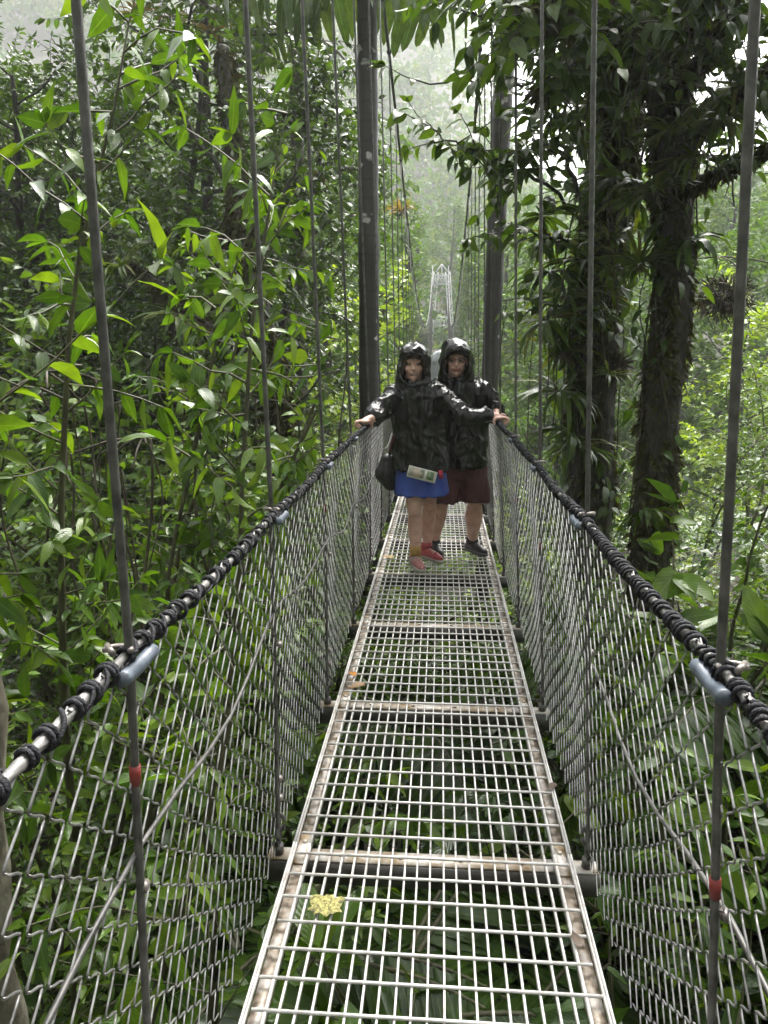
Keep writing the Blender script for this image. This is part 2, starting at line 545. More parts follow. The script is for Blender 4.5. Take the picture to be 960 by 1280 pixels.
def net_mesh(s):
    m = MB()
    nw = int((YE - Y0) / w)
    rz = np.random.default_rng(5)
    for k in range(nw):
        yb = Y0 + 0.02 + k * w
        pts = []
        ztop = rail_z(yb) + 0.012
        near = yb < 7.0
        for j in range(nv + 1):
            z = ztop - j * (ztop + 0.035) / nv
            u = j / nv
            bulge = rail_x(yb, s) * (1 - u) + 0.522 * u + 0.022 * math.sin(u * PI) * math.sin((yb - Y0) / BAY * PI) ** 2
            bulge += 0.006 * noise.noise((yb * 1.3, z * 2.1, 0.7))
            yj = 0.010 * noise.noise((yb * 0.9, z * 1.7, 4.2)) - 0.03 * math.sin(u * PI)
            right = (j + k) % 2
            yy = yb + (w + 0.0035 if right else -0.0035)
            # the wires hook round each other at the corners
            off = 0.0028 if right else -0.0028
            pts.append((s * (bulge + off * (1.5 if near else 1)), yy + yj, z))
        if near:
            q = np.array(pts)
            q[:, 1] += np.where((np.arange(len(q)) + k) % 2 == 1, .0035, -.0035)
            for _ in range(2 if yb < 5 else 1):
                r_ = .13 if _ == 0 else .25
                q = np.concatenate([q[:1], np.stack([q[:-1] * (1 - r_) + q[1:] * r_, q[:-1] * r_ + q[1:] * (1 - r_)], 1).reshape(-1, 3), q[-1:]])
            pts = q
        m.tube(pts, 0.0021, 5 if near else 4, cap=False)
    return m.mesh('side_net', M['wire'])


for s in (-1, 1):
    link('side_net', net_mesh(s), bridge)

# thin cable woven along the middle of each net -----------------------------------------
for s in (-1, 1):
    ys = np.arange(Y0, YE, BAY / 6)
    zz = np.array([(0.76 if s < 0 else 0.66) + 0.05 * math.sin(v * 1.1 + s) - 0.06 * math.sin((v - Y0) / BAY * PI) ** 2 for v in ys])
    MB().tube([(s * (0.478 + 0.02 + 0.01 * math.sin(v * 3)), v, z) for v, z in zip(ys, zz)], 0.0046, 8, lobes=4, twist=30).obj('middle_cable', M['cable'], bridge)

# main cables ------------------------------------------------------------------------
for s in (-1, 1):
    ys = np.arange(Y0 - 0.2, YE + 0.3, 0.5)
    MB().tube([(cable_x(v, s), v, cable_z(v)) for v in ys], 0.017, 10).obj('main_cable', M['cable'], bridge)

# hangers ---------------------------------------------------------------------------
for k in range(NB):
    y = Y0 + k * BAY
    for s in (-1, 1):
        ztop = cable_z(y)
        if k < 9:
            zs = np.arange(-0.02, ztop + 0.01, 0.012 if k in (3, 4, 5) else 0.03)
            sd, lb, tw = 24, 8, (24 if k in (3, 4, 5) else 11)
        else:
            zs = np.linspace(-0.02, ztop, 6)
            sd, lb, tw = 6, 0, 0
        xr = rail_x(y, s) + (0.012 if k > 3 else -0.006)
        xs = np.interp(zs, [-0.02, 0.1, RAILZ, ztop], [0.512, 0.508, xr, s * cable_x(y, s)])
        yo = 0.010 * np.sin(zs * 1.3 + k)
        h = MB().tube(np.stack([s * xs, y + yo, zs], -1), 0.0072, sd, lobes=lb, twist=tw, lobe_amp=0.04).obj('hanger_cable', M['cable'], bridge)
        c = MB()
        c.tube([(cable_x(y, s), y - 0.03, ztop), (cable_x(y, s), y + 0.03, ztop)], 0.026, 8)
        c.obj('top_clamp', M['beam'], h)
        if k < 16:
            # split grey hose that guards the handrail, and bright clips
            sl = MB()
            yy = np.linspace(-0.085, 0.055, 9)
            sl.tube([(s * (rail_x(y + v, s) - 0.021 + 0.006 * math.cos(v * 20)), y + v, rail_z(y + v) - 0.004 - 0.018 * math.cos(v * 16)) for v in yy], 0.0125, 10)
            sl.obj('hose_sleeve', M['sleeve'], h)
            if k < 10:
                th = np.linspace(-0.3, PI + 0.3, 9)
                for dz, dy in ((0.012, -0.02), (-0.03, 0.015)):
                    MB().tube(np.stack([s * (rail_x(y, s) + 0.008) + 0.021 * np.cos(th), y + dy + 0.016 * np.sin(th), RAILZ + dz + 0 * th], -1), 0.0048, 6).obj('clip', M['clip'], h)
                MB().tube([(s * (rail_x(y, s) + 0.004), y - 0.05, RAILZ + 0.018), (s * (rail_x(y, s) + 0.03), y - 0.01, RAILZ + 0.014)], 0.006, 6).obj('clip', M['clip'], h)
                for z0, r0 in ((0.70, .011), (0.16, .013), (0.23, .013)):
                    MB().tube([(s * (0.50 if z0 < .5 else 0.487), y - 0.009, z0), (s * (0.502 if z0 < .5 else 0.489), y + 0.009, z0 + 0.003)], r0 * .8, 6).obj('clip', M['clip'], h)
            if k in (3, 5, 6):
                z0 = 0.90 if s < 0 else 0.74
                i0, i1 = [float(np.interp(v, zs, xs)) for v in (z0, z0 + .035)]
                y0, y1 = [float(np.interp(v, zs, y + yo)) for v in (z0, z0 + .035)]
                MB().tube([(s * i0, y0, z0), (s * i1, y1, z0 + .035)], 0.0096, 10).obj('tape_band', M['red'], h)

# ------------------------------------------------------------------ far lattice tower
TY = YE - 0.6
tower = thing('lattice_tower', 'pale lattice steel tower standing over the far end of the bridge in the mist', 'tower', (0, TY, 0))


def lattice(mb, a, b, half, r=0.027, n=6):
    a, b = Vector(a), Vector(b)
    d = (b - a).normalized()
    u = d.cross(Vector((0, 1, 0)))
    u.normalize()
    v = d.cross(u)
    cs = [(u * i + v * j) * half for i, j in ((-1, -1), (1, -1), (1, 1), (-1, 1))]
    for c in cs:
        mb.tube([a + c, b + c], r, 5)
    for k in range(n):
        p, q = a.lerp(b, k / n), a.lerp(b, (k + 1) / n)
        for i in range(4):
            c, e = cs[i], cs[(i + 1) % 4]
            mb.tube([p + c, q + e], r * 0.7, 4)
            mb.tube([p + c, p + e], r * 0.7, 4)


legs = {-1: ((-1.0, 0, -1.5), (-0.36, 0, 6.7)), 1: ((1.0, 0, -1.5), (0.36, 0, 6.7))}
for s in (-1, 1):
    m = MB()
    lattice(m, legs[s][0], legs[s][1], 0.14, n=14)
    m.obj('leg', M['lattice'], tower)
for z, hw_ in ((3.7, 0.66), (6.2, 0.40)):
    m = MB()
    lattice(m, (-hw_, 0, z), (hw_, 0, z), 0.26, n=4)
    m.obj('crossbar', M['lattice'], tower)
m = MB()
for s in (-1, 1):
    m.tube([(s * 0.36, 0, 6.7), (0.0, 0, 7.15)], 0.04, 5)
m.tube([(0, 0, 6.4), (0, 0, 7.15)], 0.04, 5)
m.obj('peak', M['lattice'], tower)
# ------------------------------------------------------------------ terrain, sky, haze
def sm(a, b, x):
    t = min(1.0, max(0.0, (x - a) / (b - a)))
    return t * t * (3 - 2 * t)


def ground(x, y):
    z = -3.5
    z += sm(0.75, 2.3, x) * 2.8 * (1 - sm(9, 16, y))
    z += sm(1.2, 9, -x) * 2.0 * (1 - sm(12, 20, y))
    z -= 7.0 * sm(11, 22, y)
    z += 11.6 * sm(27, 50, y)
    z += sm(7, 60, abs(x)) * (16 if x < 0 else 6) * sm(4, 20, y)
    if y > 50:
        z += (y - 50) * 0.10 + max(0.0, y - 90) * 0.56 * (1 - 0.85 * sm(-12, 26, x))
    z += 0.28 * noise.noise((x * 0.6, y * 0.6, 1.3)) + 0.10 * noise.noise((x * 2.1, y * 2.1, 5.3))
    if y > 30:
        z += 2.6 * noise.noise((x * 0.06, y * 0.06, 2.2))
    return z


def build_ground():
    def axis(lo, hi, fine_lo, fine_hi, f, c):
        a = list(np.arange(lo, fine_lo, c)) + list(np.arange(fine_lo, fine_hi, f)) + list(np.arange(fine_hi, hi + c, c))
        return np.array(a)
    xs = axis(-245, 245, -14, 14, 0.5, 5)
    ys = axis(-30, 300, -3, 24, 0.5, 5)
    nx, ny = len(xs), len(ys)
    V = np.array([(x, y, ground(x, y)) for y in ys for x in xs])
    i = np.arange(ny - 1)[:, None] * nx
    j = np.arange(nx - 1)[None, :]
    Q = np.stack([i + j, i + j + 1, i + nx + j + 1, i + nx + j], -1).reshape(-1, 4)
    m = MB()
    m.add(V, Q)
    o = m.obj('ground', M['soil'])
    tag(o, 'damp forest floor falling into the valley and climbing to the misty hillside', 'ground', kind='structure')


build_ground()

w_ = bpy.data.worlds.new('World')
bpy.context.scene.world = w_
w_.use_nodes = True
nt = w_.node_tree
nt.nodes.clear()
wo = nt.nodes.new('ShaderNodeOutputWorld')
bg = nt.nodes.new('ShaderNodeBackground')
sky = nt.nodes.new('ShaderNodeTexSky')
sky.sky_type = 'NISHITA'
sky.sun_disc = False
SUN_EL, SUN_AZ = R(58), R(12)
sky.sun_elevation = SUN_EL
sky.sun_rotation = SUN_AZ
sky.air_density = 1.0
sky.dust_density = 6.0
sky.ozone_density = 1.0
hs = nt.nodes.new('ShaderNodeHueSaturation')
hs.inputs['Saturation'].default_value = 0.06
nt.links.new(sky.outputs[0], hs.inputs['Color'])
nt.links.new(hs.outputs[0], bg.inputs[0])
bg.inputs[1].default_value = 0.15
nt.links.new(bg.outputs[0], wo.inputs[0])

sl = bpy.data.lights.new('sun', 'SUN')
sl.energy = 1.5
sl.angle = R(25)
sl.color = (1.0, 0.95, 0.85)
so = bpy.data.objects.new('sun', sl)
C.objects.link(so)
sd = Vector((math.sin(SUN_AZ) * math.cos(SUN_EL), math.cos(SUN_AZ) * math.cos(SUN_EL), math.sin(SUN_EL)))
so.rotation_euler = sd.to_track_quat('Z', 'Y').to_euler()

HAZE = 0.0013
hz = MB()
lo, hi = (-260, -42, -26), (260, 318, 165)
hz.box([(a + b) / 2 for a, b in zip(lo, hi)], [b - a for a, b in zip(lo, hi)])
hm, hnt, hout = mat('pale_mist')
pv = hnt.nodes.new('ShaderNodeVolumePrincipled')
pv.inputs['Color'].default_value = (0.97, 0.98, 1.0, 1)
pv.inputs['Density'].default_value = HAZE
pv.inputs['Anisotropy'].default_value = 0.2
hnt.links.new(pv.outputs[0], hout.inputs['Volume'])
ho = hz.obj('haze', hm, smooth=False)
tag(ho, 'pale rain mist filling the valley and fading the far trees', 'mist', kind='stuff')

sc = bpy.context.scene
sc.view_settings.view_transform = 'Standard'
sc.view_settings.look = 'None'
sc.view_settings.gamma = 1.0
sc.view_settings.use_curve_mapping = False
sc.view_settings.exposure = 2.3
sc.cycles.use_denoising = True
try:
    sc.cycles.denoiser = 'OPENIMAGEDENOISE'
except Exception:
    pass
sc.cycles.max_bounces = 8
sc.cycles.diffuse_bounces = 4
sc.cycles.glossy_bounces = 2
sc.cycles.transmission_bounces = 4
sc.cycles.volume_bounces = 3
sc.cycles.transparent_max_bounces = 4
sc.cycles.caustics_reflective = False
sc.cycles.caustics_refractive = False
sc.cycles.use_adaptive_sampling = True
sc.cycles.adaptive_threshold = 0.02
# ------------------------------------------------------------------ plant building blocks
SHAPES = {
    'ovate': ([0, .10, .32, .62, .86, 1], [.04, .62, 1.0, .78, .28, .0]),
    'lance': ([0, .12, .38, .68, .88, 1], [.05, .55, 1.0, .80, .34, .0]),
    'heart': ([-.12, .05, .30, .60, .85, 1], [.55, .92, 1.0, .72, .30, .0]),
    'strap': ([0, .15, .40, .70, .90, 1], [.75, .90, 1.0, .90, .55, .0]),
    'tleaf': ([0, .28, .68, 1], [.10, 1.0, .75, .0]),
    'quad': ([0, .5, 1], [.10, 1.0, .0]),
    'tri': ([0, .45, 1], [.2, 1.0, .1]),
}


def nrm(a):
    return a / (np.linalg.norm(a, axis=-1, keepdims=True) + 1e-9)


def leaves(mb, P, D, U, L, W, curl=0.25, fold=0.2, shape='ovate', wave=0.0, rg=None):
    P, D, U = np.asarray(P, float), nrm(np.asarray(D, float)), np.asarray(U, float)
    n = len(P)
    if n == 0:
        return
    X = np.cross(D, U)
    bad = np.linalg.norm(X, axis=1) < 1e-4
    X[bad] = np.cross(D[bad], np.array([1.0, 0.3, 0.2]))
    X = nrm(X)
    Nn = np.cross(X, D)
    L = np.broadcast_to(np.asarray(L, float), (n,))[:, None, None]
    W = np.broadcast_to(np.asarray(W, float), (n,))[:, None, None] * 0.5
    curl = np.broadcast_to(np.asarray(curl, float), (n,))[:, None, None]
    fold = np.broadcast_to(np.asarray(fold, float), (n,))[:, None, None]
    t, w = [np.array(v, float) for v in SHAPES[shape]]
    k = len(t)
    T = t[None, :, None]
    Wt = w[None, :, None]
    Sx = np.array([-1.0, 0, 1.0])[None, None, :]
    lx = Sx * Wt * W
    ang = curl * T
    ly = L * np.where(np.abs(ang) > 1e-3, np.sin(ang) / np.where(np.abs(ang) > 1e-3, curl, 1), T) + 0 * Sx
    lz = -L * (1 - np.cos(ang)) / np.where(np.abs(curl) > 1e-3, curl, 1) + fold * np.abs(lx)
    if wave and rg is not None:
        lz = lz + wave * L * rg.normal(0, 1, (n, k, 3)) * np.abs(Sx)
    V = P[:, None, None, :] + lx[..., None] * X[:, None, None, :] + ly[..., None] * D[:, None, None, :] + lz[..., None] * Nn[:, None, None, :]
    V = V.reshape(n, k * 3, 3)
    q = []
    for i in range(k - 1):
        for s in (0, 1):
            a = i * 3 + s
            q.append([a, a + 1, a + 4, a + 3])
    q = np.array(q)
    Q = (np.arange(n)[:, None, None] * (k * 3) + q[None]).reshape(-1, 4)
    uv = np.stack([np.broadcast_to(Sx, (n, k, 3)) * 1.0, np.broadcast_to(T, (n, k, 3))], -1).reshape(-1, 2)
    mb.add(V.reshape(-1, 3), Q, None, uv)


class LeafSet:
    def __init__(self):
        self.P, self.D, self.U, self.L = [], [], [], []

    def put(self, p, d, u, l):
        self.P.append(p)
        self.D.append(d)
        self.U.append(u)
        self.L.append(l)

    def build(self, name, m, parent, rg, aspect=0.4, curl=(0.1, 0.7), fold=(0.1, 0.4), shape='ovate', wave=0.012):
        n = len(self.P)
        mb = MB()
        L = np.array(self.L)
        leaves(mb, self.P, self.D, self.U, L, L * aspect * rg.uniform(0.85, 1.2, n), rg.uniform(*curl, n), rg.uniform(*fold, n), shape, wave, rg)
        return mb.obj(name, m, parent, uvs=True)


def path(p, d, length, n, wob, rg, grav=0.0):
    """a wandering line from p towards d"""
    pts = [np.array(p, float)]
    d = nrm(np.array(d, float))
    st = length / n
    for i in range(n):
        d = nrm(d + rg.normal(0, wob, 3) + np.array([0, 0, -grav]))
        pts.append(pts[-1] + d * st)
    return np.array(pts), d


def leafy_twig(ls, mb, p, d, length, leafL, gap, rg, r=0.004, droop=0.35, wob=0.12, grav=0.03, start=0.10, tipn=3, up=0.6):
    n = max(3, int(length / 0.10))
    pts, dd = path(p, d, length, n, wob, rg, grav)
    mb.tube(pts, np.linspace(r, r * 0.45, n + 1), 4, cap=False)
    s = start * length
    side = rg.integers(0, 2) * 2 - 1
    while s < length:
        f = s / length * n
        i = min(n - 1, int(f))
        q = pts[i] + (pts[i + 1] - pts[i]) * (f - i)
        ax = nrm(pts[i + 1] - pts[i])
        sv = np.cross(ax, np.array([0, 0, 1.0]))
        if np.linalg.norm(sv) < 0.3:
            a = rg.uniform(0, 2 * PI)
            sv = np.array([math.cos(a), math.sin(a), 0])
        sv = nrm(sv)
        dl = sv * side * rg.uniform(0.6, 1.1) + ax * rg.uniform(0.2, 0.7) + rg.normal(0, 0.22, 3) + np.array([0, 0, -droop * rg.uniform(0.2, 1.5)])
        u = np.array([0, 0, up]) + rg.normal(0, 0.35, 3)
        ls.put(q, dl, u, leafL * rg.uniform(0.6, 1.15))
        side = -side
        s += gap * rg.uniform(0.6, 1.4)
    for _ in range(tipn):
        a = rg.uniform(0, 2 * PI)
        dl = dd * 0.7 + np.array([math.cos(a), math.sin(a), 0]) * 0.6 + np.array([0, 0, -droop * rg.uniform(-0.6, 1.2)])
        ls.put(pts[-1], dl, np.array([0, 0, up]) + rg.normal(0, 0.3, 3), leafL * rg.uniform(0.55, 1.1))
    return pts


def shrub(name, seed, height, stems, spread, leafL, m, stem_m, gap=0.09, aspect=0.42, branch_gap=0.22, twigL=0.5, droop=0.4, low=0.2, shape='ovate',
          lean=(0, 0), curl=(0.1, 0.7)):
    rg = np.random.default_rng(seed)
    root = thing(name, None, None)
    mb, ls = MB(), LeafSet()
    for i in range(stems):
        a = i / stems * 2 * PI + rg.uniform(-.5, .5)
        d = np.array([math.cos(a) * spread + lean[0], math.sin(a) * spread + lean[1], 1.0])
        ln = height * rg.uniform(0.7, 1.05)
        n = max(6, int(ln / 0.25))
        pts, dd = path((math.cos(a) * .05, math.sin(a) * .05, -0.25), d, ln, n, 0.09, rg, 0.02)
        mb.tube(pts, np.linspace(0.008 + 0.006 * height, 0.004, n + 1), 6)
        s = low * ln
        while s < ln:
            f = s / ln * n
            k = min(n - 1, int(f))
            q = pts[k] + (pts[k + 1] - pts[k]) * (f - k)
            b = rg.uniform(0, 2 * PI)
            out = np.array([math.cos(b), math.sin(b), rg.uniform(0.05, 0.8)])
            leafy_twig(ls, mb, q, out, twigL * rg.uniform(0.5, 1.2) * (1.15 - 0.5 * s / ln), leafL, gap, rg, 0.005, droop)
            s += branch_gap * rg.uniform(0.6, 1.4)
        leafy_twig(ls, mb, pts[-1], dd, twigL * 0.6, leafL, gap, rg, 0.004, droop)
    mb.obj('stem', stem_m, root)
    ls.build('foliage', m, root, rg, aspect, curl, shape=shape)
    return root


def tree(name, seed, height, r0, leafL, m, bark, crown_from=0.35, limbs=12, limb_len=2.4, sub=6, sub_len=0.9, gap=0.08, aspect=0.42, droop=0.4, lean=(0, 0),
         shape='ovate', wob=0.05, up=0.35, part_names=('trunk', 'crown'), sides=9, twigs=True, limb_up=0.35):
    rg = np.random.default_rng(seed)
    root = thing(name, None, None)
    mb, ls, tw = MB(), LeafSet(), MB()
    n = max(10, int(height / 0.4))
    pts, dd = path((0, 0, -0.5), (lean[0], lean[1], 1), height + .5, n, wob, rg, -0.03)
    rad = r0 * (1 - 0.8 * np.linspace(0, 1, n + 1) ** 1.2)
    rad[0] *= 1.5
    rad[1] *= 1.15
    mb.tube(pts, rad, sides)
    for i in range(limbs):
        f = (crown_from + (1 - crown_from) * (i + rg.uniform(0, 1)) / limbs) * n
        k = min(n - 1, int(f))
        q = pts[k] + (pts[k + 1] - pts[k]) * (f - k)
        a = i * 2.4 + rg.uniform(-.5, .5)
        frac = f / n
        ll = limb_len * rg.uniform(0.65, 1.15) * (1.1 - 0.65 * max(0, (frac - crown_from) / (1 - crown_from)) ** 1.5)
        d = np.array([math.cos(a), math.sin(a), limb_up + rg.uniform(-.2, .5)])
        ln = max(5, int(ll / 0.3))
        lp, ld = path(q, d, ll, ln, 0.13, rg, 0.0)
        mb.tube(lp, np.linspace(rad[k] * 0.45, 0.008, ln + 1), 6)
        for j in range(sub):
            g = (0.25 + 0.75 * (j + rg.uniform(0, 1)) / sub) * ln
            kk = min(ln - 1, int(g))
            p2 = lp[kk] + (lp[kk + 1] - lp[kk]) * (g - kk)
            d2 = nrm(rg.normal(0, 1, 3)) + ld * 0.5 + np.array([0, 0, up])
            leafy_twig(ls, tw if twigs else MB(), p2, d2, sub_len * rg.uniform(0.5, 1.2), leafL, gap, rg, 0.006, droop)
        leafy_twig(ls, tw if twigs else MB(), lp[-1], ld, sub_len, leafL, gap, rg, 0.006, droop)
    if twigs:
        mb.V += tw.V
        for q in tw.Q:
            mb.Q.append(q + mb.n)
        for q in tw.T:
            mb.T.append(q + mb.n)
        mb.UV += tw.UV
        mb.n += tw.n
    mb.obj(part_names[0], bark, root)
    ls.build(part_names[1], m, root, rg, aspect, shape=shape)
    return root


def frond_pts(p, d, length, droop, n=14):
    d = nrm(np.array(d, float))
    t = np.linspace(0, 1, n)
    pts = np.array(p)[None] + d[None] * (t * length)[:, None]
    pts[:, 2] -= droop * length * t ** 2
    return pts


def add_frond(mb, lmb, p, d, length, droop, leafL, leafW, nl, rg, hang=0.5, r=0.012, start=0.12, shape='strap', fwd=0.55, curl=0.6):
    pts = frond_pts(p, d, length, droop)
    mb.tube(pts, np.linspace(r, r * 0.3, len(pts)), 5, cap=False)
    tg = nrm(np.gradient(pts, axis=0))
    P, D, U, L, W = [], [], [], [], []
    for i in range(nl):
        t = start + (1 - start) * (i + 0.5) / nl
        f = t * (len(pts) - 1)
        k = min(len(pts) - 2, int(f))
        q = pts[k] + (pts[k + 1] - pts[k]) * (f - k)
        ax = tg[k]
        sv = nrm(np.cross(ax, np.array([0, 0, 1.0])) + 1e-6)
        up = np.cross(sv, ax)
        for s in (-1, 1):
            D.append(sv * s + ax * fwd + np.array([0, 0, -hang]) + rg.normal(0, .06, 3))
            P.append(q)
            U.append(up + rg.normal(0, .1, 3))
            sc_ = math.sin(PI * (0.12 + 0.80 * t)) ** 0.7
            L.append(leafL * sc_ * rg.uniform(.9, 1.08))
            W.append(leafW * (0.6 + 0.4 * sc_))
    leaves(lmb, P, D, U, L, W, rg.uniform(curl * .6, curl * 1.3, len(P)), 0.25, shape)


def palm_plant(name, seed, nf, length, leafL, leafW, nl, m, height=0.3, droop=0.6, up=0.9, hang=0.35, curl=0.6):
    rg = np.random.default_rng(seed)
    root = thing(name, None, None)
    st, lf = MB(), MB()
    st.tube([(0, 0, -0.4), (0.01, 0, height * .5), (0, 0, height)], [0.05, 0.04, 0.035], 8)
    for i in range(nf):
        a = i * 2.4 + rg.uniform(-.3, .3)
        u = up * rg.uniform(0.35, 1.25)
        d = np.array([math.cos(a), math.sin(a), u])
        add_frond(st, lf, (0, 0, height - .03), d, length * rg.uniform(.75, 1.1), droop, leafL, leafW, nl, rg, hang, curl=curl)
    st.obj('stem', M['twig'], root)
    lf.obj('frond', m, root, uvs=True)
    return root


def rosette(name, seed, n, L, W, m, out=1.0, up=0.9, curl=(0.6, 1.6), shape='strap', facing=None):
    rg = np.random.default_rng(seed)
    root = thing(name, None, None)
    lf = MB()
    P, D, U, LL = [], [], [], []
    for i in range(n):
        a = i * 2.4 + rg.uniform(-.3, .3)
        v = np.array([math.cos(a) * out, math.sin(a) * out, up * rg.uniform(0.1, 1.3)])
        P.append(np.array([math.cos(a), math.sin(a), 0]) * 0.02)
        D.append(v)
        U.append(np.array([0, 0, 1.0]) + rg.normal(0, .15, 3))
        LL.append(L * rg.uniform(.6, 1.1))
    leaves(lf, P, D, U, LL, np.array(LL) * W, rg.uniform(*curl, n), 0.3, shape)
    lf.obj('foliage', m, root, uvs=True)
    c = MB()
    k = 40
    v = nrm(rg.normal(0, 1, (k, 3)))
    leaves(c, v * 0.02 * rg.uniform(0, 1, (k, 1)), v + np.array([0, 0, -.6]), rg.normal(0, 1, (k, 3)), rg.uniform(.06, .16, k), 0.012, 0.5, 0.1, 'tri')
    c.obj('root_clump', M['root'], root)
    return root


def broad_plant(name, seed, n, L, aspect, m, height, shape='heart', droop=0.7):
    rg = np.random.default_rng(seed)
    root = thing(name, None, None)
    st, lf = MB(), MB()
    P, D, U, LL = [], [], [], []
    for i in range(n):
        a = i * 2.4 + rg.uniform(-.4, .4)
        h = height * rg.uniform(.35, 1.05)
        o = height * rg.uniform(.15, .5)
        e = np.array([math.cos(a) * o, math.sin(a) * o, h])
        st.tube([(0, 0, -.15), e * np.array([.35, .35, .7]), e], [0.009, 0.007, 0.005], 5)
        P.append(e)
        D.append(np.array([math.cos(a), math.sin(a), -droop * rg.uniform(.3, 1.2)]) + rg.normal(0, .25, 3))
        U.append(np.array([math.cos(a) * .4, math.sin(a) * .4, 1.0]) + rg.normal(0, .25, 3))
        LL.append(L * rg.uniform(.65, 1.15))
    LL = np.array(LL)
    leaves(lf, P, D, U, LL, LL * aspect, rg.uniform(.2, .8, n), rg.uniform(.1, .35, n), shape, 0.015, rg)
    st.obj('stem', M['twig'], root)
    lf.obj('foliage', m, root, uvs=True)
    return root
# ------------------------------------------------------------------ forest
def put(root, px, y, top_py, h, label, group=None, cat='shrub', first=False, rz=None, rs=random, zoff=0.0, wide=1.0, smax=None):
    """stand a plant of height h so that its top reaches the given sight line"""
    p = at(px, top_py, y)
    zg = ground(p.x, y) + zoff
    s = (p.z - zg) / h
    if smax and s > smax:
        s = smax
    return clone(root, (p.x, y, zg), rs.uniform(0, 6.28) if rz is None else rz, (s * wide, s * wide, s), label, group, first=first, cat=cat)


PR = {}
PR['big'] = shrub('broadleaf_sapling', 11, 6.4, 4, 0.16, 0.155, M['leaf_big'], M['twig'], gap=0.065, branch_gap=0.065, twigL=0.62, low=0.50, aspect=0.36, droop=0.5)
PR['mid_a'] = shrub('understorey_sapling', 21, 5.5, 4, 0.20, 0.135, M['leaf_mid'], M['twig'], gap=0.075, branch_gap=0.075, twigL=0.62, low=0.32)
PR['mid_b'] = shrub('understorey_sapling', 22, 5.5, 5, 0.26, 0.115, M['leaf_mid'], M['twig'], gap=0.06, branch_gap=0.085, twigL=0.60, low=0.26, aspect=0.36)
PR['mid_c'] = shrub('slender_sapling', 23, 5.5, 3, 0.16, 0.145, M['leaf_big'], M['twig'], gap=0.09, branch_gap=0.10, twigL=0.66, low=0.36, aspect=0.38)
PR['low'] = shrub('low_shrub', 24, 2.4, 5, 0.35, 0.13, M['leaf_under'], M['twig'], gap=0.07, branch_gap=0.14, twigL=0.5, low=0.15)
PR['lowlime'] = shrub('bright_shrub', 25, 2.4, 6, 0.4, 0.12, M['leaf_lime'], M['twig'], gap=0.06, branch_gap=0.12, twigL=0.5, low=0.15)
PR['tree_a'] = tree('small_leaved_tree', 31, 9.5, 0.15, 0.12, M['leaf_tree'], M['bark'], crown_from=0.34, limbs=36, limb_len=1.9, sub=16, sub_len=0.75, gap=0.045, lean=(-.12, 0), shape='tleaf', limb_up=.2)
PR['tree_b'] = tree('small_leaved_tree', 32, 9.5, 0.13, 0.125, M['leaf_tree'], M['bark'], crown_from=0.36, limbs=34, limb_len=1.8, sub=16, sub_len=0.75, gap=0.045, lean=(.08, .05), shape='tleaf', limb_up=.2)
PR['far_a'] = tree('mist_tree', 41, 14, 0.24, 0.24, M['leaf_far'], M['bark'], crown_from=0.3, limbs=30, limb_len=3.2, sub=12, sub_len=1.1, gap=0.075, aspect=0.5, shape='quad', twigs=False, sides=6)
PR['far_b'] = tree('mist_tree', 42, 14, 0.24, 0.26, M['leaf_far'], M['bark'], crown_from=0.5, limbs=26, limb_len=3.6, sub=12, sub_len=1.2, gap=0.08, aspect=0.5, shape='quad', twigs=False, sides=6, limb_up=.5)
PR['far_lime'] = tree('yellow_green_tree', 43, 10, 0.15, 0.20, M['leaf_lime'], M['bark'], crown_from=0.25, limbs=24, limb_len=2.0, sub=11, sub_len=.8, gap=0.06, aspect=0.45, shape='quad', twigs=False, sides=6)
PR['fern'] = palm_plant('understorey_palm', 51, 8, 1.5, 0.42, 0.045, 26, M['frond'], height=0.7, droop=0.55)
PR['fern_tall'] = palm_plant('understorey_palm', 53, 9, 1.5, 0.45, 0.05, 26, M['frond'], height=1.9, droop=0.6, up=0.7)
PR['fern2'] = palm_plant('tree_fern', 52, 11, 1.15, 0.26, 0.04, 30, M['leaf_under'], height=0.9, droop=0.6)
PR['broad'] = shrub('broad_leaved_herb', 61, 2.3, 4, 0.24, 0.19, M['leaf_mid'], M['twig'], gap=0.13, branch_gap=0.22, twigL=0.30, low=0.45, aspect=0.62, shape='heart')
PR['lanceplant'] = shrub('glossy_leaved_herb', 62, 2.3, 5, 0.22, 0.23, M['leaf_big'], M['twig'], gap=0.12, branch_gap=0.17, twigL=0.32, low=0.35, aspect=0.36, shape='lance', droop=.6)

used = set()


def P_(key, px, y, top, label, group=None, cat='shrub', h=None, **kw):
    H = {'big': 5.1, 'mid_a': 5.8, 'mid_b': 5.7, 'mid_c': 5.8, 'low': 2.6, 'lowlime': 2.6, 'tree_a': 9.6, 'tree_b': 9.6, 'far_a': 15, 'far_b': 15.5,
         'far_lime': 11, 'fern': 1.7, 'fern2': 1.7, 'fern_tall': 2.3, 'broad': 2.5, 'lanceplant': 2.5}
    f = key not in used
    used.add(key)
    return put(PR[key], px, y, top, H[key], label, group, cat, first=f, smax={'fern': 1.3, 'fern2': 1.3, 'fern_tall': 1.3, 'broad': 1.5, 'lanceplant': 1.5, 'lowlime': 1.6, 'low': 1.3}.get(key), **kw)


rnd = random.Random(77)
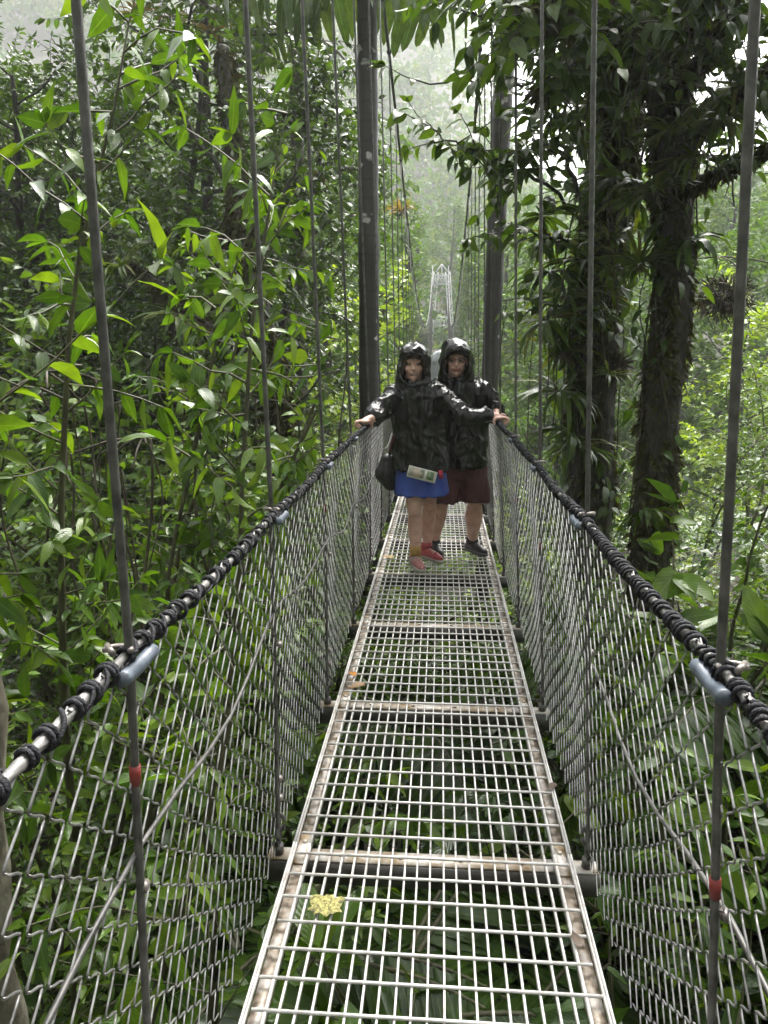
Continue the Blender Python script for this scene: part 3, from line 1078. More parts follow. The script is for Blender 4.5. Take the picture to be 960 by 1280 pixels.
# ---- left: near overhanging saplings
gA = 'large-leaved saplings overhanging the left edge'
for px, y, top, wd, lb in [(-60, 2.7, -150, .7, 'large-leaved sapling hanging bright glossy leaves at the upper left edge'),
                           (50, 3.5, 150, .6, 'large-leaved sapling just behind the nearest left hanger with arching twigs'),
                           (0, 3.8, 200, .7, 'large-leaved sapling lower at the left edge, half hidden by nearer leaves'),
                           (-5, 2.9, -190, .6, 'large-leaved sapling filling the upper left corner in front of the first hanger'),
                           (-70, 2.25, -210, .6, 'nearest large-leaved sapling, its leaves cut by the upper left edge')]:
    P_('big', px, y, top, lb, gA, rs=rnd, wide=wd)
# ---- left: understorey saplings, layer by layer
gB = 'saplings forming the leafy wall left of the bridge'
lab = {'mid_a': 'mid-green understorey sapling in the leaf wall left of the bridge',
       'mid_b': 'fine-leaved understorey sapling in the leaf wall left of the bridge',
       'mid_c': 'long-leaved light green sapling in the leaf wall left of the bridge'}
for key, px, y, top in [
    ('mid_c', 190, 4.2, 400), ('mid_a', 110, 4.8, 430), ('mid_c', 265, 5.2, 410), ('mid_b', 40, 5.4, 480), ('mid_a', 330, 5.6, 470), ('mid_b', 215, 5.6, 450),
    ('mid_a', 160, 6.0, 380), ('mid_b', 300, 6.4, 400), ('mid_a', 360, 6.6, 430), ('mid_a', 60, 6.6, 330), ('mid_b', 365, 7.4, 380), ('mid_a', 240, 7.2, 360),
    ('mid_b', 130, 7.4, 330), ('mid_a', 425, 9.9, 420), ('mid_b', 340, 8.2, 380), ('mid_a', 5, 7.6, 250), ('mid_b', 420, 9.4, 380), ('mid_a', 290, 9.2, 380),
    ('mid_b', 445, 10.5, 430), ('mid_a', 100, 9.5, 300), ('mid_b', 260, 10.4, 330),
    # lower ones seen through the net
    ('mid_b', 110, 3.4, 720), ('mid_a', 240, 4.0, 690), ('mid_b', 320, 4.8, 640), ('mid_a', 20, 3.2, 640), ('mid_b', 400, 6.2, 600), ('mid_a', 60, 2.7, 840)]:
    P_(key, px, y, top, lab[key], gB, rs=rnd)
# ---- left: small-leaved trees behind
gT = 'small-leaved trees behind the left saplings'
P_('tree_a', 245, 10.6, 120, 'dark small-leaved tree with leaning mossy trunk beside the second left hanger', gT, cat='tree', rz=0.4)
P_('tree_b', 210, 10.5, 60, 'dense dark small-leaved tree between the first and second left hangers', gT, cat='tree', rs=rnd)
P_('tree_b', 275, 12.5, -120, 'tall small-leaved tree reaching the top of the view behind the second left hanger', gT, cat='tree', rs=rnd)
P_('tree_a', 70, 11.0, 120, 'dark small-leaved tree far left behind the large-leaved saplings', gT, cat='tree', rz=2.0)
P_('tree_a', -60, 9.0, 60, 'small-leaved tree at the left margin with its crown cut by the view', gT, cat='tree', rs=rnd)
P_('tree_b', 130, 9.0, 100, 'dark small-leaved tree behind the nearest left hanger, deep in the leaf wall', gT, cat='tree', rs=rnd)
P_('tree_a', 110, 8.4, 200, 'dark small-leaved tree with drooping crown right behind the large-leaved saplings', gT, cat='tree', rs=rnd)
P_('tree_b', 165, 11.0, 60, 'small-leaved tree with a broad crown left of the second left hanger', gT, cat='tree', rs=rnd)

# ---- the valley beyond the palms
P_('far_lime', 500, 30.0, 330, 'bright yellow-green tree just right of the dark palm trunk', None, 'tree', rs=rnd)
P_('far_lime', 484, 21.0, 415, 'lower yellow-green tree between the dark palm trunk and the shorter walker', None, 'tree', rs=rnd)
P_('far_lime', 660, 26.0, 395, 'pale lime tree in mist behind the taller walker and the right handrail', None, 'tree', rs=rnd)
P_('far_lime', 420, 19.0, 300, 'pale yellow-green tree in mist between the left hangers', None, 'tree', rs=rnd)
P_('far_lime', 930, 15.0, 300, 'yellow-green tree right of the mossy trunk, lit through thin mist', None, 'tree', rs=rnd)
gF = 'trees fading in the valley mist'
for key, px, y, top in [('far_a', 480, 27, 230), ('far_b', 700, 26, 330), ('far_a', 655, 30, 250), ('far_b', 390, 24, 120), ('far_a', 300, 26, 60), ('far_b', 600, 38, 300),
                        ('far_a', 520, 42, 240), ('far_b', 760, 24, 330), ('far_a', 870, 22, 250), ('far_b', 980, 24, 250), ('far_a', 650, 20, 470), ('far_b', 700, 22, 430),
                        ('far_a', 200, 27, 160), ('far_b', 90, 28, 150), ('far_a', -20, 25, 180), ('far_b', 620, 46, 330), ('far_a', 460, 36, 250), ('far_a', 800, 33, 250),
                        ('far_b', 560, 62, 240), ('far_a', 940, 34, 200), ('far_b', 440, 48, 200)]:
    P_(key, px, y, top, 'grey-green tree fading into the mist across the valley', gF, 'tree', rs=rnd)

# ---- right: low bright growth
gR = 'saplings behind the right net'
for key, px, y, top, lb in [
    ('mid_c', 905, 4.2, 560, 'light green long-leaved sapling right of the bare mossy trunk'),
    ('mid_a', 980, 4.8, 420, 'mid-green sapling at the right edge behind the nearest hanger'),
    ('mid_b', 900, 7.6, 430, 'fine-leaved sapling behind the nearest right hanger, beyond the palm frond'),
    ('mid_a', 700, 8.6, 560, 'mid-green sapling between the two mossy right trunks, low down'),
    ('mid_b', 770, 9.0, 520, 'fine-leaved sapling in the bright gap between the mossy right trunks'),
    ('mid_a', 960, 9.4, 380, 'mid-green sapling deep at the right edge'),
    ('mid_b', 660, 9.5, 620, 'fine-leaved sapling low behind the right net near the couple'),
    ('low', 740, 5.2, 640, 'dark leafy shrub at the foot of the epiphyte-laden trunk'),
    ('low', 890, 3.6, 730, 'dark leafy shrub below the bare mossy trunk behind the net'),
    ('lowlime', 700, 10.5, 560, 'bright lime shrub glowing between the right trunks'),
    ('low', 960, 2.9, 820, 'dark leafy shrub at the right edge behind the nearest net'),
    ('lowlime', 880, 6.2, 640, 'bright lime shrub right of the foot of the bare mossy trunk'),
    ('mid_c', 860, 3.4, 640, 'light green sapling just behind the right net below the bare mossy trunk'),
    ('mid_a', 820, 4.6, 690, 'mid-green sapling at the very foot of the bare mossy trunk'),
    ('mid_c', 960, 3.0, 600, 'light green long-leaved sapling at the right edge under the hanger'),
    ('mid_b', 910, 5.2, 520, 'fine-leaved bright sapling between the bare trunk and the nearest right hanger'),
    ('mid_a', 850, 7.0, 610, 'mid-green sapling behind the foot of the bare mossy trunk'),
    ('mid_b', 930, 2.5, 760, 'fine-leaved sapling low behind the nearest right net'),
    ('mid_a', 770, 6.8, 620, 'mid-green sapling in front of the gap between the mossy trunks'),
    ('low', 800, 4.0, 800, 'dark shrub low behind the right net, left of the bare trunk'),
    ('lowlime', 650, 13.0, 560, 'bright lime shrub in mist behind the right net beside the couple')]:
    P_(key, px, y, top, lb, gR, rs=rnd)
gH = 'big-leaved herbs on the right bank'
for key, px, y, top, lb in [
    ('lanceplant', 880, 3.3, 690, 'glossy herb with long drooping leaves below the right mossy trunk'),
    ('lanceplant', 945, 2.6, 730, 'glossy herb with quilted leaves nearest the right hanger'),
    ('broad', 925, 3.8, 640, 'heart-leaved herb on the right bank at the edge of the view'),
    ('broad', 830, 4.4, 720, 'heart-leaved herb just right of the bare mossy trunk foot'),
    ('lanceplant', 760, 5.8, 600, 'glossy herb between the feet of the two mossy trunks'),
    ('broad', 885, 5.0, 480, 'tall heart-leaved herb standing right of the bare mossy trunk'),
    ('lanceplant', 935, 1.9, 900, 'glossy herb with dark leaves low behind the right net'),
    ('lanceplant', 850, 2.7, 800, 'glossy herb standing close behind the right net under the mossy trunk'),
    ('lanceplant', 960, 3.6, 620, 'tall glossy herb at the right edge above the handrail')]:
    P_(key, px, y, top, lb, gH, 'herb', rs=rnd)
gP = 'understorey palms and ferns'
for key, px, y, top, lb in [
    ('fern', 950, 4.4, 560, 'understorey palm spreading striped fronds at the right edge'),
    ('fern', 920, 3.0, 640, 'understorey palm low on the right bank beside the hanger'),
    ('fern_tall', 300, 2.9, 960, 'understorey palm seen through the left net near the crossbeam'),
    ('fern2', 200, 2.6, 990, 'tree fern low in the dark behind the left net'),
    ('fern_tall', 470, 2.6, 1010, 'understorey palm spread in the dark directly under the grating'),
    ('fern2', 560, 3.6, 850, 'tree fern in the dark below the middle of the deck'),
    ('fern_tall', 600, 2.4, 1090, 'understorey palm under the right side of the grating'),
    ('fern2', 380, 1.9, 1230, 'tree fern in deep shade below the near grating'),
    ('fern_tall', 760, 2.3, 980, 'understorey palm in deep shade behind the right net'),
    ('fern2', 850, 2.2, 960, 'tree fern behind the right net below the nearest hanger'),
    ('fern2', 740, 7.2, 600, 'tree fern between the two mossy right trunks'),
    ('fern_tall', 520, 5.4, 800, 'understorey palm below the deck in front of the couple'),
    ('fern_tall', 90, 2.0, 1100, 'understorey palm in the lower left corner behind the net')]:
    P_(key, px, y, top, lb, gP, 'fern' if key == 'fern2' else 'palm', rs=rnd)

# lower growth under and beside the bridge, seen through the grating and nets
gU = 'shrubs in the shade below the bridge'
for px, y, top in [(430, 2.4, 1240), (560, 4.6, 900), (350, 3.2, 1060), (250, 2.2, 1130), (160, 2.0, 1180), (680, 2.8, 1100),
                   (740, 2.0, 1190), (420, 6.0, 800), (900, 1.8, 1130), (60, 1.7, 1240), (550, 7.6, 720)]:
    P_('low', px, y, top, 'dark leafy shrub in the shade below the bridge deck', gU, rs=rnd)

# ---- ground cover: one mass
rg = np.random.default_rng(9)
n = 26000
xs = rg.uniform(-9, 8, n)
ys = rg.uniform(0.6, 18, n)
zz = np.array([ground(a, b) for a, b in zip(xs, ys)])
P = np.stack([xs, ys, zz + rg.uniform(0, 0.45, n)], -1)
D = np.concatenate([rg.normal(0, 1, (n, 2)), rg.uniform(-.4, .7, (n, 1))], 1)
mb = MB()
leaves(mb, P, D, np.array([0, 0, 1.0]) + rg.normal(0, .35, (n, 3)), rg.uniform(.09, .26, n), rg.uniform(.05, .11, n), .6, .2, 'quad')
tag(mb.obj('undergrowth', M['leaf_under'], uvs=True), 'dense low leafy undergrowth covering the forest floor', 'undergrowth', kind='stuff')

# ---- the far hillside reads as one mass of crowns
mb = MB()
cnt = 0
tries = 0
while cnt < 1150 and tries < 9000:
    tries += 1
    y = 34 + 255 * rg.uniform(0, 1) ** 1.25
    x = rg.uniform(-0.72, 0.72) * y
    if abs(x) < 4 and y < 54:
        continue
    z = ground(x, y)
    rr = rg.uniform(2.0, 4.6) * (1 + y / 220)
    h = rg.uniform(2.5, 9.0) if y > 62 or abs(x) > 6 else rg.uniform(-1.5, .3)
    k = 120
    v = nrm(rg.normal(0, 1, (k, 3)))
    v[:, 2] = np.abs(v[:, 2]) * 1.25 - 0.35
    lump = 1 + 0.35 * np.array([noise.noise(Vector(a * 1.9) + Vector((cnt, 0, 0))) for a in v])
    c = np.array([x, y, z + h])
    P = c + v * rr * lump[:, None] * rg.uniform(.75, 1.0, (k, 1))
    ls_ = rg.uniform(.4, .9, k) * (.5 + y / 110)
    leaves(mb, P, v * .6 + rg.normal(0, .6, (k, 3)) + np.array([0, 0, -.3]), v + rg.normal(0, .4, (k, 3)), ls_, ls_ * .7, .6, .2, 'quad')
    cnt += 1
tag(mb.obj('hillside_forest', M['leaf_hill']), 'misty forest canopy covering the far hillside', 'forest', kind='stuff')

# ---- the same forest, unseen behind and beside the camera, added to block front light
mb = MB()
cnt = 0
while cnt < 420:
    x, y = rg.uniform(-34, 34), rg.uniform(-32, 30)
    if abs(x) < 5 and y > -6:
        continue
    if y > -4 and abs(x) < 0.60 * max(0, y) + 7.5:
        continue
    z = ground(x, max(y, -25)) + rg.uniform(0, 19 if y < 0 else 15)
    rr = rg.uniform(1.5, 3.4)
    k = 110
    v = nrm(rg.normal(0, 1, (k, 3)))
    P = np.array([x, y, z]) + v * rr * rg.uniform(.5, 1.0, (k, 1))
    ls_ = rg.uniform(.4, .95, k)
    leaves(mb, P, v * .6 + rg.normal(0, .6, (k, 3)) + np.array([0, 0, -.3]), v + rg.normal(0, .4, (k, 3)), ls_, ls_ * .7, .6, .2, 'quad')
    cnt += 1
tag(mb.obj('surrounding_forest', M['leaf_hill']), 'unseen dense forest canopy behind and beside the camera, added to block front light', 'forest', kind='stuff')
# ------------------------------------------------------------------ the two palms whose trunks frame the couple
def big_palm(label, base, top, r0, r1, seed, fronds, bend=(0, 0)):
    rg = np.random.default_rng(seed)
    root = thing('palm_tree', label, 'palm tree', base, group='slim dark palms framing the couple')
    b = np.array(base, float)
    t = np.linspace(0, 1, 60)
    v = np.array(top, float) - b
    pts = t[:, None] * v[None] + np.stack([bend[0] * np.sin(t * PI), bend[1] * np.sin(t * PI), 0 * t], -1)
    rad = r0 + (r1 - r0) * t + 0.004 * rg.normal(0, 1, 60)
    rad[:3] *= (1.5, 1.25, 1.1)
    m = MB().tube(pts, rad, 14)
    m.obj('trunk', M['palm_bark'], root)
    st, lf = MB(), MB()
    tp = pts[-1]
    for (az, el, ln, droop, ll, lw, nl, hang) in fronds:
        d = np.array([math.sin(az), math.cos(az), el])
        add_frond(st, lf, tp - np.array([0, 0, .1]), d, ln, droop, ll, lw, nl, rg, hang, r=0.03, curl=0.4, shape='strap', start=0.18, fwd=0.35)
    st.obj('frond_stalk', M['twig'], root)
    lf.obj('crown', M['frond_hi'], root, uvs=True)
    return root


pb = at(459, 640, 9.0)
pz = ground(pb.x, 9.0)
ptop = at(459, 640, 9.0)
fr1 = [(PI - 1.2, .30, 1.5, .55, 1.05, .13, 6, 1.6), (PI + 1.25, .30, 1.6, .55, 1.1, .13, 6, 1.6), (PI + .25, .3, 1.3, .5, 1.0, .13, 5, 1.5), (.5, .4, 1.5, .5, .8, .17, 6, 1.4), (-.8, .45, 1.5, .5, .8, .17, 6, 1.4)]
big_palm('dark straight palm trunk left of the couple with broad hanging fronds at its top', (pb.x, 9.0, pz - .3), (pb.x + 0.02, 9.0, at(458, -75, 9.0).z), 0.135, 0.108, 5, fr1, (0.02, 0))
qb = at(610, 640, 10.6)
fr2 = [(a, .6, 1.8, .5, .7, .09, 12, 1.0) for a in (.6, 1.7, 2.9, 4.0, 5.2)]
big_palm('slightly curved palm trunk right of the couple, banded and patched with moss', (qb.x - .05, 10.6, ground(qb.x, 10.6) - .3), (qb.x + 0.10, 10.6, at(625, -160, 10.6).z), 0.10, 0.135, 6, fr2, (-0.04, 0))
# slim pale-barked palm in the left tree wall with one grey frond hanging down
sb = at(368, 200, 11.0)
fr3 = [(1.75, .25, 1.0, .95, .50, .045, 20, .9), (3.6, .5, 1.0, .7, .45, .045, 18, .8), (5.2, .6, 1.1, .6, .45, .045, 18, .8), (.4, .7, 1.0, .5, .45, .045, 18, .7)]
r3 = big_palm('pale lichen-spotted palm behind the third left hanger with feathery hanging fronds', (sb.x, 11.0, ground(sb.x, 11) - .3), (sb.x + .05, 11.0, at(368, 40, 11.0).z), 0.12, 0.09, 8, fr3)
for ch in r3.children:
    if ch.name.startswith('trunk'):
        ch.data.materials[0] = M['bark_pale']


# ------------------------------------------------------------------ epiphyte-laden trees on the right
def moss_coat(root, pts, rad, seed, n, lmin, lmax):
    rg = np.random.default_rng(seed)
    k = rg.integers(0, len(pts) - 1, n)
    f = rg.uniform(0, 1, n)
    P = pts[k] + (pts[k + 1] - pts[k]) * f[:, None]
    a = rg.uniform(0, 2 * PI, n)
    cl = np.array([noise.noise(Vector((math.cos(x) * 1.2, math.sin(x) * 1.2, z * 1.6 + seed))) for x, z in zip(a, P[:, 2])])
    keep = cl > -0.2
    o = np.stack([np.cos(a), np.sin(a), 0 * a], -1)
    P = P + o * (rad[k] * 0.97)[:, None]
    D = o * rg.uniform(.25, 1.0, (n, 1)) + np.array([0, 0, -0.8]) + rg.normal(0, .35, (n, 3))
    mb = MB()
    L = rg.uniform(lmin, lmax, n) * (1 + np.clip(cl, 0, 1) * 2.2)
    leaves(mb, P[keep], D[keep], o[keep] + rg.normal(0, .4, (int(keep.sum()), 3)), L[keep], L[keep] * .35, .5, .1, 'tri')
    mb.obj('moss', M['mosstuft'], root)


def mossy_tree(label, seed, line, r0, r1, limbs, crown_leaf, extra=()):
    """line: points of the trunk in the world; limbs: (fraction along trunk, list of world points, radius, twigs)"""
    rg = np.random.default_rng(seed)
    base = line[0]
    root = thing('mossy_tree', label, 'tree', base)
    b = np.array(base, float)
    L_ = np.array(line, float) - b
    t = np.linspace(0, len(L_) - 1, 70)
    pts = np.stack([np.interp(t, np.arange(len(L_)), L_[:, i]) for i in range(3)], -1)
    for i in range(3):
        pts[1:-1, i] = np.convolve(pts[:, i], [1 / 5] * 5, 'same')[1:-1] if False else pts[1:-1, i]
    pts += np.array([[0.02 * noise.noise((seed, z * 1.3, i * 5.0)) for i in range(3)] for z in pts[:, 2]])
    f = np.linspace(0, 1, 70)
    rad = r0 + (r1 - r0) * f
    rad = rad * np.array([1 + .16 * noise.noise((z * 2.2, seed, 3.1)) + .08 * noise.noise((z * 7, seed, 1.1)) for z in pts[:, 2]])
    rad[:4] *= (1.45, 1.3, 1.15, 1.06)
    mb = MB()
    fine = np.linspace(0, 69, 330)
    fp = np.stack([np.interp(fine, np.arange(70), pts[:, i]) for i in range(3)], -1)
    mb.tube(fp, np.interp(fine, np.arange(70), rad), 30)
    V = mb.V[0].reshape(330, 30, 3)
    for i in range(330):
        for j_ in range(30):
            v = Vector(V[i, j_])
            o = V[i, j_] - fp[i]
            V[i, j_] = fp[i] + o * (1 + .17 * noise.noise((v.x * 7, v.y * 7, v.z * 2.2 + seed)) + .10 * noise.noise((v.x * 17, v.y * 17, v.z * 9)) + .06 * noise.noise((v.x * 38, v.y * 38, v.z * 26)))
    ls = LeafSet()
    limb_pts = [(pts, rad)]
    for fr, lp, r, ntw, tl in limbs:
        k = int(fr * 69)
        lp = [pts[k]] + [np.array(q, float) - b for q in lp]
        lp = np.array(lp)
        tt = np.linspace(0, len(lp) - 1, 18)
        q = np.stack([np.interp(tt, np.arange(len(lp)), lp[:, i]) for i in range(3)], -1)
        q[1:-1] += rg.normal(0, .018, (16, 3))
        rr = np.linspace(r, max(.006, r * .22), 18)
        mb.tube(q, rr, 7)
        if r > .03:
            limb_pts.append((q, rr))
        dirn = nrm(q[-1] - q[0])
        for j in range(ntw):
            g = rg.uniform(.25, 1.0) * 17
            kk = min(16, int(g))
            p2 = q[kk] + (q[kk + 1] - q[kk]) * (g - kk)
            d2 = nrm(rg.normal(0, 1, 3) * np.array([1, 1, .7])) + dirn * .55 + np.array([0, 0, .05])
            leafy_twig(ls, mb, p2, d2, tl * rg.uniform(.5, 1.2), crown_leaf, .07, rg, .006, .55)
        leafy_twig(ls, mb, q[-1], dirn, tl, crown_leaf, .07, rg, .006, .55)
    mb.obj('trunk', M['bark'], root)
    for i, (q, rr) in enumerate(limb_pts):
        moss_coat(root, q, rr, seed + i, 13000 if i == 0 else 2000, .025, .075)
    ls.build('crown', M['leaf_dark'], root, rg, .46, (0.1, .8))
    return root, pts + b, rad


def W(px, py, y):
    return tuple(at(px, py, y))


# bare mossy trunk
a0 = at(815, 720, 6.4)
lineA = [(a0.x - .02, 6.4, ground(a0.x, 6.4) - .4), W(813, 690, 6.4), W(822, 560, 6.4), W(840, 380, 6.4), W(842, 220, 6.45), W(833, 80, 6.5), W(835, -140, 6.6), W(850, -420, 6.8)]
limbsA = [(.60, [W(905, 128, 6.2), W(960, 90, 5.6), W(1040, 40, 5.0)], .10, 30, .6),
          (.66, [W(900, 30, 5.8), W(950, -60, 5.0)], .07, 26, .6),
          (.68, [W(780, 60, 5.6), W(720, 20, 4.8), W(660, 10, 4.3)], .05, 30, .6),
          (.72, [W(880, -20, 5.4), W(900, -60, 4.4)], .05, 26, .6),
          (.74, [W(760, -20, 5.4), W(690, -60, 4.8), W(610, -80, 4.6)], .05, 30, .6),
          (.80, [W(920, -120, 6.8), W(1000, -180, 6.8)], .06, 26, .7),
          (.85, [W(760, -160, 7.2), W(690, -220, 7.6)], .06, 26, .7),
          (.9, [W(860, -200, 5.0), W(870, -220, 4.0)], .06, 22, .7),
          (.56, [W(900, 210, 6.0), W(960, 180, 5.6)], .04, 8, .5)]
rootA, ptsA, radA = mossy_tree('tall dark mossy trunk standing free right of the bridge, bare below and leafy above', 101, lineA, .150, .135, limbsA, .15)
# epiphyte-laden trunk nearer the bridge
b0 = at(738, 640, 7.2)
lineB = [(b0.x, 7.2, ground(b0.x, 7.2) - .4), W(738, 640, 7.2), W(737, 520, 7.2), W(742, 400, 7.2), W(752, 300, 7.2), W(768, 180, 7.1), W(775, 60, 7.0), W(770, -120, 7.0), W(760, -360, 7.0)]
limbsB = [(.50, [W(690, 232, 6.4), W(650, 215, 5.9), W(600, 195, 5.6), W(548, 165, 5.5)], .018, 26, .36),
          (.46, [W(700, 300, 6.6), W(655, 290, 6.2), W(620, 292, 6.0)], .016, 7, .36),
          (.60, [W(700, 95, 6.4), W(660, 100, 6.0), W(600, 108, 5.8), W(520, 100, 5.9)], .016, 3, .25),
          (.62, [W(710, 30, 6.2), W(650, 40, 5.6), W(610, 30, 5.4), W(590, 15, 5.3)], .03, 26, .5),
          (.60, [W(740, 60, 6.0), W(700, 90, 5.2), W(680, 110, 4.8)], .04, 26, .5),
          (.66, [W(800, 20, 6.0), W(790, 40, 5.0)], .04, 26, .5),
          (.72, [W(700, -40, 6.4), W(640, -60, 6.0)], .05, 26, .6),
          (.52, [W(700, 190, 6.2), W(670, 180, 5.6)], .03, 9, .4),
          (.40, [W(690, 385, 6.7), W(650, 390, 6.4)], .012, 4, .3),
          (.78, [W(760, -100, 5.6), W(740, -80, 4.8)], .05, 22, .6)]
rootB, ptsB, radB = mossy_tree('crooked dark trunk overgrown with strap-leaved epiphytes right of the couple', 102, lineB, .215, .205, limbsB, .135)

# bent mossy tree in the left leaf wall
c0 = at(356, 640, 6.9)
lineC = [(c0.x, 6.9, ground(c0.x, 6.9) - .4), W(356, 600, 6.9), W(350, 480, 6.9), W(325, 385, 7.0), W(300, 300, 7.2), W(292, 200, 7.5), W(280, 60, 7.9)]
limbsC = [(.42, [W(300, 420, 6.8), W(240, 400, 6.7), W(170, 330, 6.8), W(120, 320, 6.9)], .055, 8, .45),
          (.55, [W(260, 330, 7.0), W(200, 280, 7.0)], .035, 9, .5),
          (.66, [W(360, 230, 7.3), W(385, 170, 7.6)], .03, 7, .4),
          (.78, [W(230, 150, 7.4), W(190, 90, 7.4)], .03, 9, .5)]
mossy_tree('bent mossy tree with long crooked boughs among the left saplings', 103, lineC, .105, .06, limbsC, .12)

# epiphytes sitting on the two trunks and their limbs
EP = [rosette('strap_epiphyte', 201, 34, .58, .095, M['strap'], out=1.0, up=.5, curl=(1.0, 2.3), shape='lance'),
      rosette('strap_epiphyte', 202, 44, .42, .075, M['strap'], out=1.0, up=1.0, curl=(.7, 1.8)),
      rosette('strap_epiphyte', 203, 22, .55, .14, M['leaf_dark'], out=1.0, up=.3, curl=(1.1, 2.2), shape='lance')]
epi = [
    (0, 712, 300, 6.85, 1.0, 'drooping strap-leaved epiphyte topmost on the bridge side of the crooked trunk'),
    (2, 700, 340, 6.8, .9, 'broad drooping epiphyte on the bridge side of the crooked trunk, upper middle'),
    (0, 720, 370, 6.8, 1.1, 'drooping strap-leaved epiphyte halfway up the crooked trunk'),
    (1, 715, 440, 6.9, 1.0, 'bushy epiphyte on the dark root clump of the crooked trunk'),
    (0, 712, 490, 6.9, 1.0, 'long-leaved epiphyte spreading towards the handrail from the crooked trunk'),
    (2, 722, 540, 6.9, .8, 'broad-leaved epiphyte lowest on the crooked trunk'),
    (1, 760, 470, 6.9, .7, 'small epiphyte on the far side of the crooked trunk'),
    (2, 768, 225, 6.6, .95, 'broad pale-green epiphyte hanging between the two mossy trunks'),
    (0, 790, 245, 6.6, .9, 'strap-leaved epiphyte hanging beside the bare trunk high up'),
    (1, 800, 330, 6.35, .9, 'dense dark epiphyte tuft on the bridge side of the bare trunk'),
    (2, 862, 300, 6.25, .7, 'single broad epiphyte on the outer side of the bare trunk'),
    (1, 845, 170, 6.2, 1.0, 'dark epiphyte where the bare trunk forks to the right limb'),
    (0, 900, 150, 6.0, .9, 'epiphyte sitting on the right limb of the bare trunk'),
    (1, 930, 110, 5.8, 1.0, 'tufted epiphyte farther out on the right limb'),
    (0, 755, 130, 6.7, 1.0, 'dark epiphyte high between the two mossy trunks'),
    (1, 735, 180, 6.7, 1.1, 'dark epiphyte cluster on the bend of the crooked trunk'),
    (0, 815, 110, 6.3, .9, 'dark epiphyte high on the bridge side of the bare trunk'),
    (1, 795, 40, 6.5, 1.2, 'epiphyte at the top of the view between the mossy trunks'),
    (1, 745, 60, 6.7, 1.1, 'epiphyte near the top of the view on the crooked trunk'),
    (0, 695, 400, 6.7, .9, 'strap-leaved epiphyte hanging out towards the couple from the crooked trunk'),
    (2, 690, 270, 6.6, .9, 'drooping broad-leaved epiphyte highest on the bridge side of the crooked trunk'),
    (0, 745, 330, 6.75, 1.0, 'strap-leaved epiphyte on the front of the crooked trunk, above its middle'),
    (2, 735, 400, 6.8, .8, 'broad-leaved epiphyte on the front of the crooked trunk, beside the root ball'),
    (0, 730, 560, 6.9, .9, 'strap-leaved epiphyte near the foot of the crooked trunk'),
    (1, 820, 240, 6.2, .9, 'tufted epiphyte on the front of the bare trunk below the fork'),
    (0, 870, 200, 6.1, .8, 'strap-leaved epiphyte under the right limb of the bare trunk'),
    (1, 765, 300, 6.7, .9, 'tufted epiphyte in the gap between the two mossy trunks'),
    (2, 700, 150, 6.2, .9, 'broad-leaved epiphyte high up beside the second right hanger'),
    (0, 660, 190, 5.9, .7, 'strap-leaved epiphyte on the thin branch reaching over the handrail'),
    (1, 318, 370, 6.85, .8, 'tufted epiphyte on the bend of the mossy tree among the left saplings'),
    (0, 235, 398, 6.6, .8, 'strap-leaved epiphyte on the long bough of the bent mossy tree at the left'),
    (1, 165, 335, 6.7, .8, 'tufted epiphyte near the end of the long bough at the left'),
    (2, 810, 640, 6.1, .6, 'pale long-leaved epiphyte low on the bare trunk')]
seen = set()
rnd = random.Random(5)
for k, px, py, y, s, lb in epi:
    clone(EP[k], W(px - (12 if px < 760 else 0), py, y - .1), rnd.uniform(0, 6.28), s, lb, 'epiphytes growing on the mossy trees', tilt=(rnd.uniform(-.3, .3), rnd.uniform(-.5, .1)), first=k not in seen, cat='epiphyte')
    seen.add(k)
# bromeliads in the crown upper left
BR = rosette('bromeliad', 211, 26, .42, .15, M['brom'], out=1.0, up=1.1, curl=(.5, 1.3), shape='lance')
for i, (px, py, y, s, lb) in enumerate([(172, 18, 9.4, .6, 'pinkish bromeliad at the top left edge of the small-leaved tree crown'), (262, 44, 9.3, .75, 'larger brownish bromeliad clump in the small-leaved crown, upper left'),
                                        (215, 22, 9.5, .55, 'pinkish bromeliad between two others in the upper left crown'), (398, 225, 10.6, .6, 'yellowish bromeliad on the pale palm trunk behind the third left hanger'),
                                        (502, 265, 13.0, .8, 'pale drooping bromeliad seen between the palm trunk and the main cable')]):
    clone(BR, W(px, py, y), i * 1.3, s, lb, 'bromeliads up in the trees', first=i == 0, cat='bromeliad')

# leafy climbers that hug the trunks
def climber(pts, rad, z0, z1, n, seed, leaf, label, m):
    g = np.random.default_rng(seed)
    zs = pts[:, 2]
    root = thing('climbing_vine', label, 'climber', tuple(pts[int(np.argmin(abs(zs - z0)))]), group='climbers on the mossy trunks')
    b = np.array(root.location)
    ls, mb = LeafSet(), MB()
    for s in range(4):
        a0 = g.uniform(0, 6.28)
        z = np.linspace(z0, z1 * g.uniform(.8, 1), 24)
        a = a0 + .9 * np.sin(z * 1.7 + s) + z * g.uniform(-.5, .5)
        r = np.interp(z, zs, rad) * 1.12 + .012
        c = np.stack([np.interp(z, zs, pts[:, i]) for i in range(2)], -1)
        q = np.stack([c[:, 0] + r * np.cos(a), c[:, 1] + r * np.sin(a), z], -1) - b
        mb.tube(q, .007, 5)
        for _ in range(n // 4):
            k = g.integers(0, 24)
            o = np.array([math.cos(a[k]), math.sin(a[k]), 0])
            ls.put(q[k] + g.normal(0, .05, 3) + o * .01, o * g.uniform(.3, 1.0) + np.array([0, 0, -.7]) + g.normal(0, .35, 3), o + np.array([0, 0, .8]) + g.normal(0, .3, 3), leaf * g.uniform(.5, 1.2))
    mb.obj('stem', M['root'], root)
    ls.build('foliage', m, root, g, .5, shape='heart')


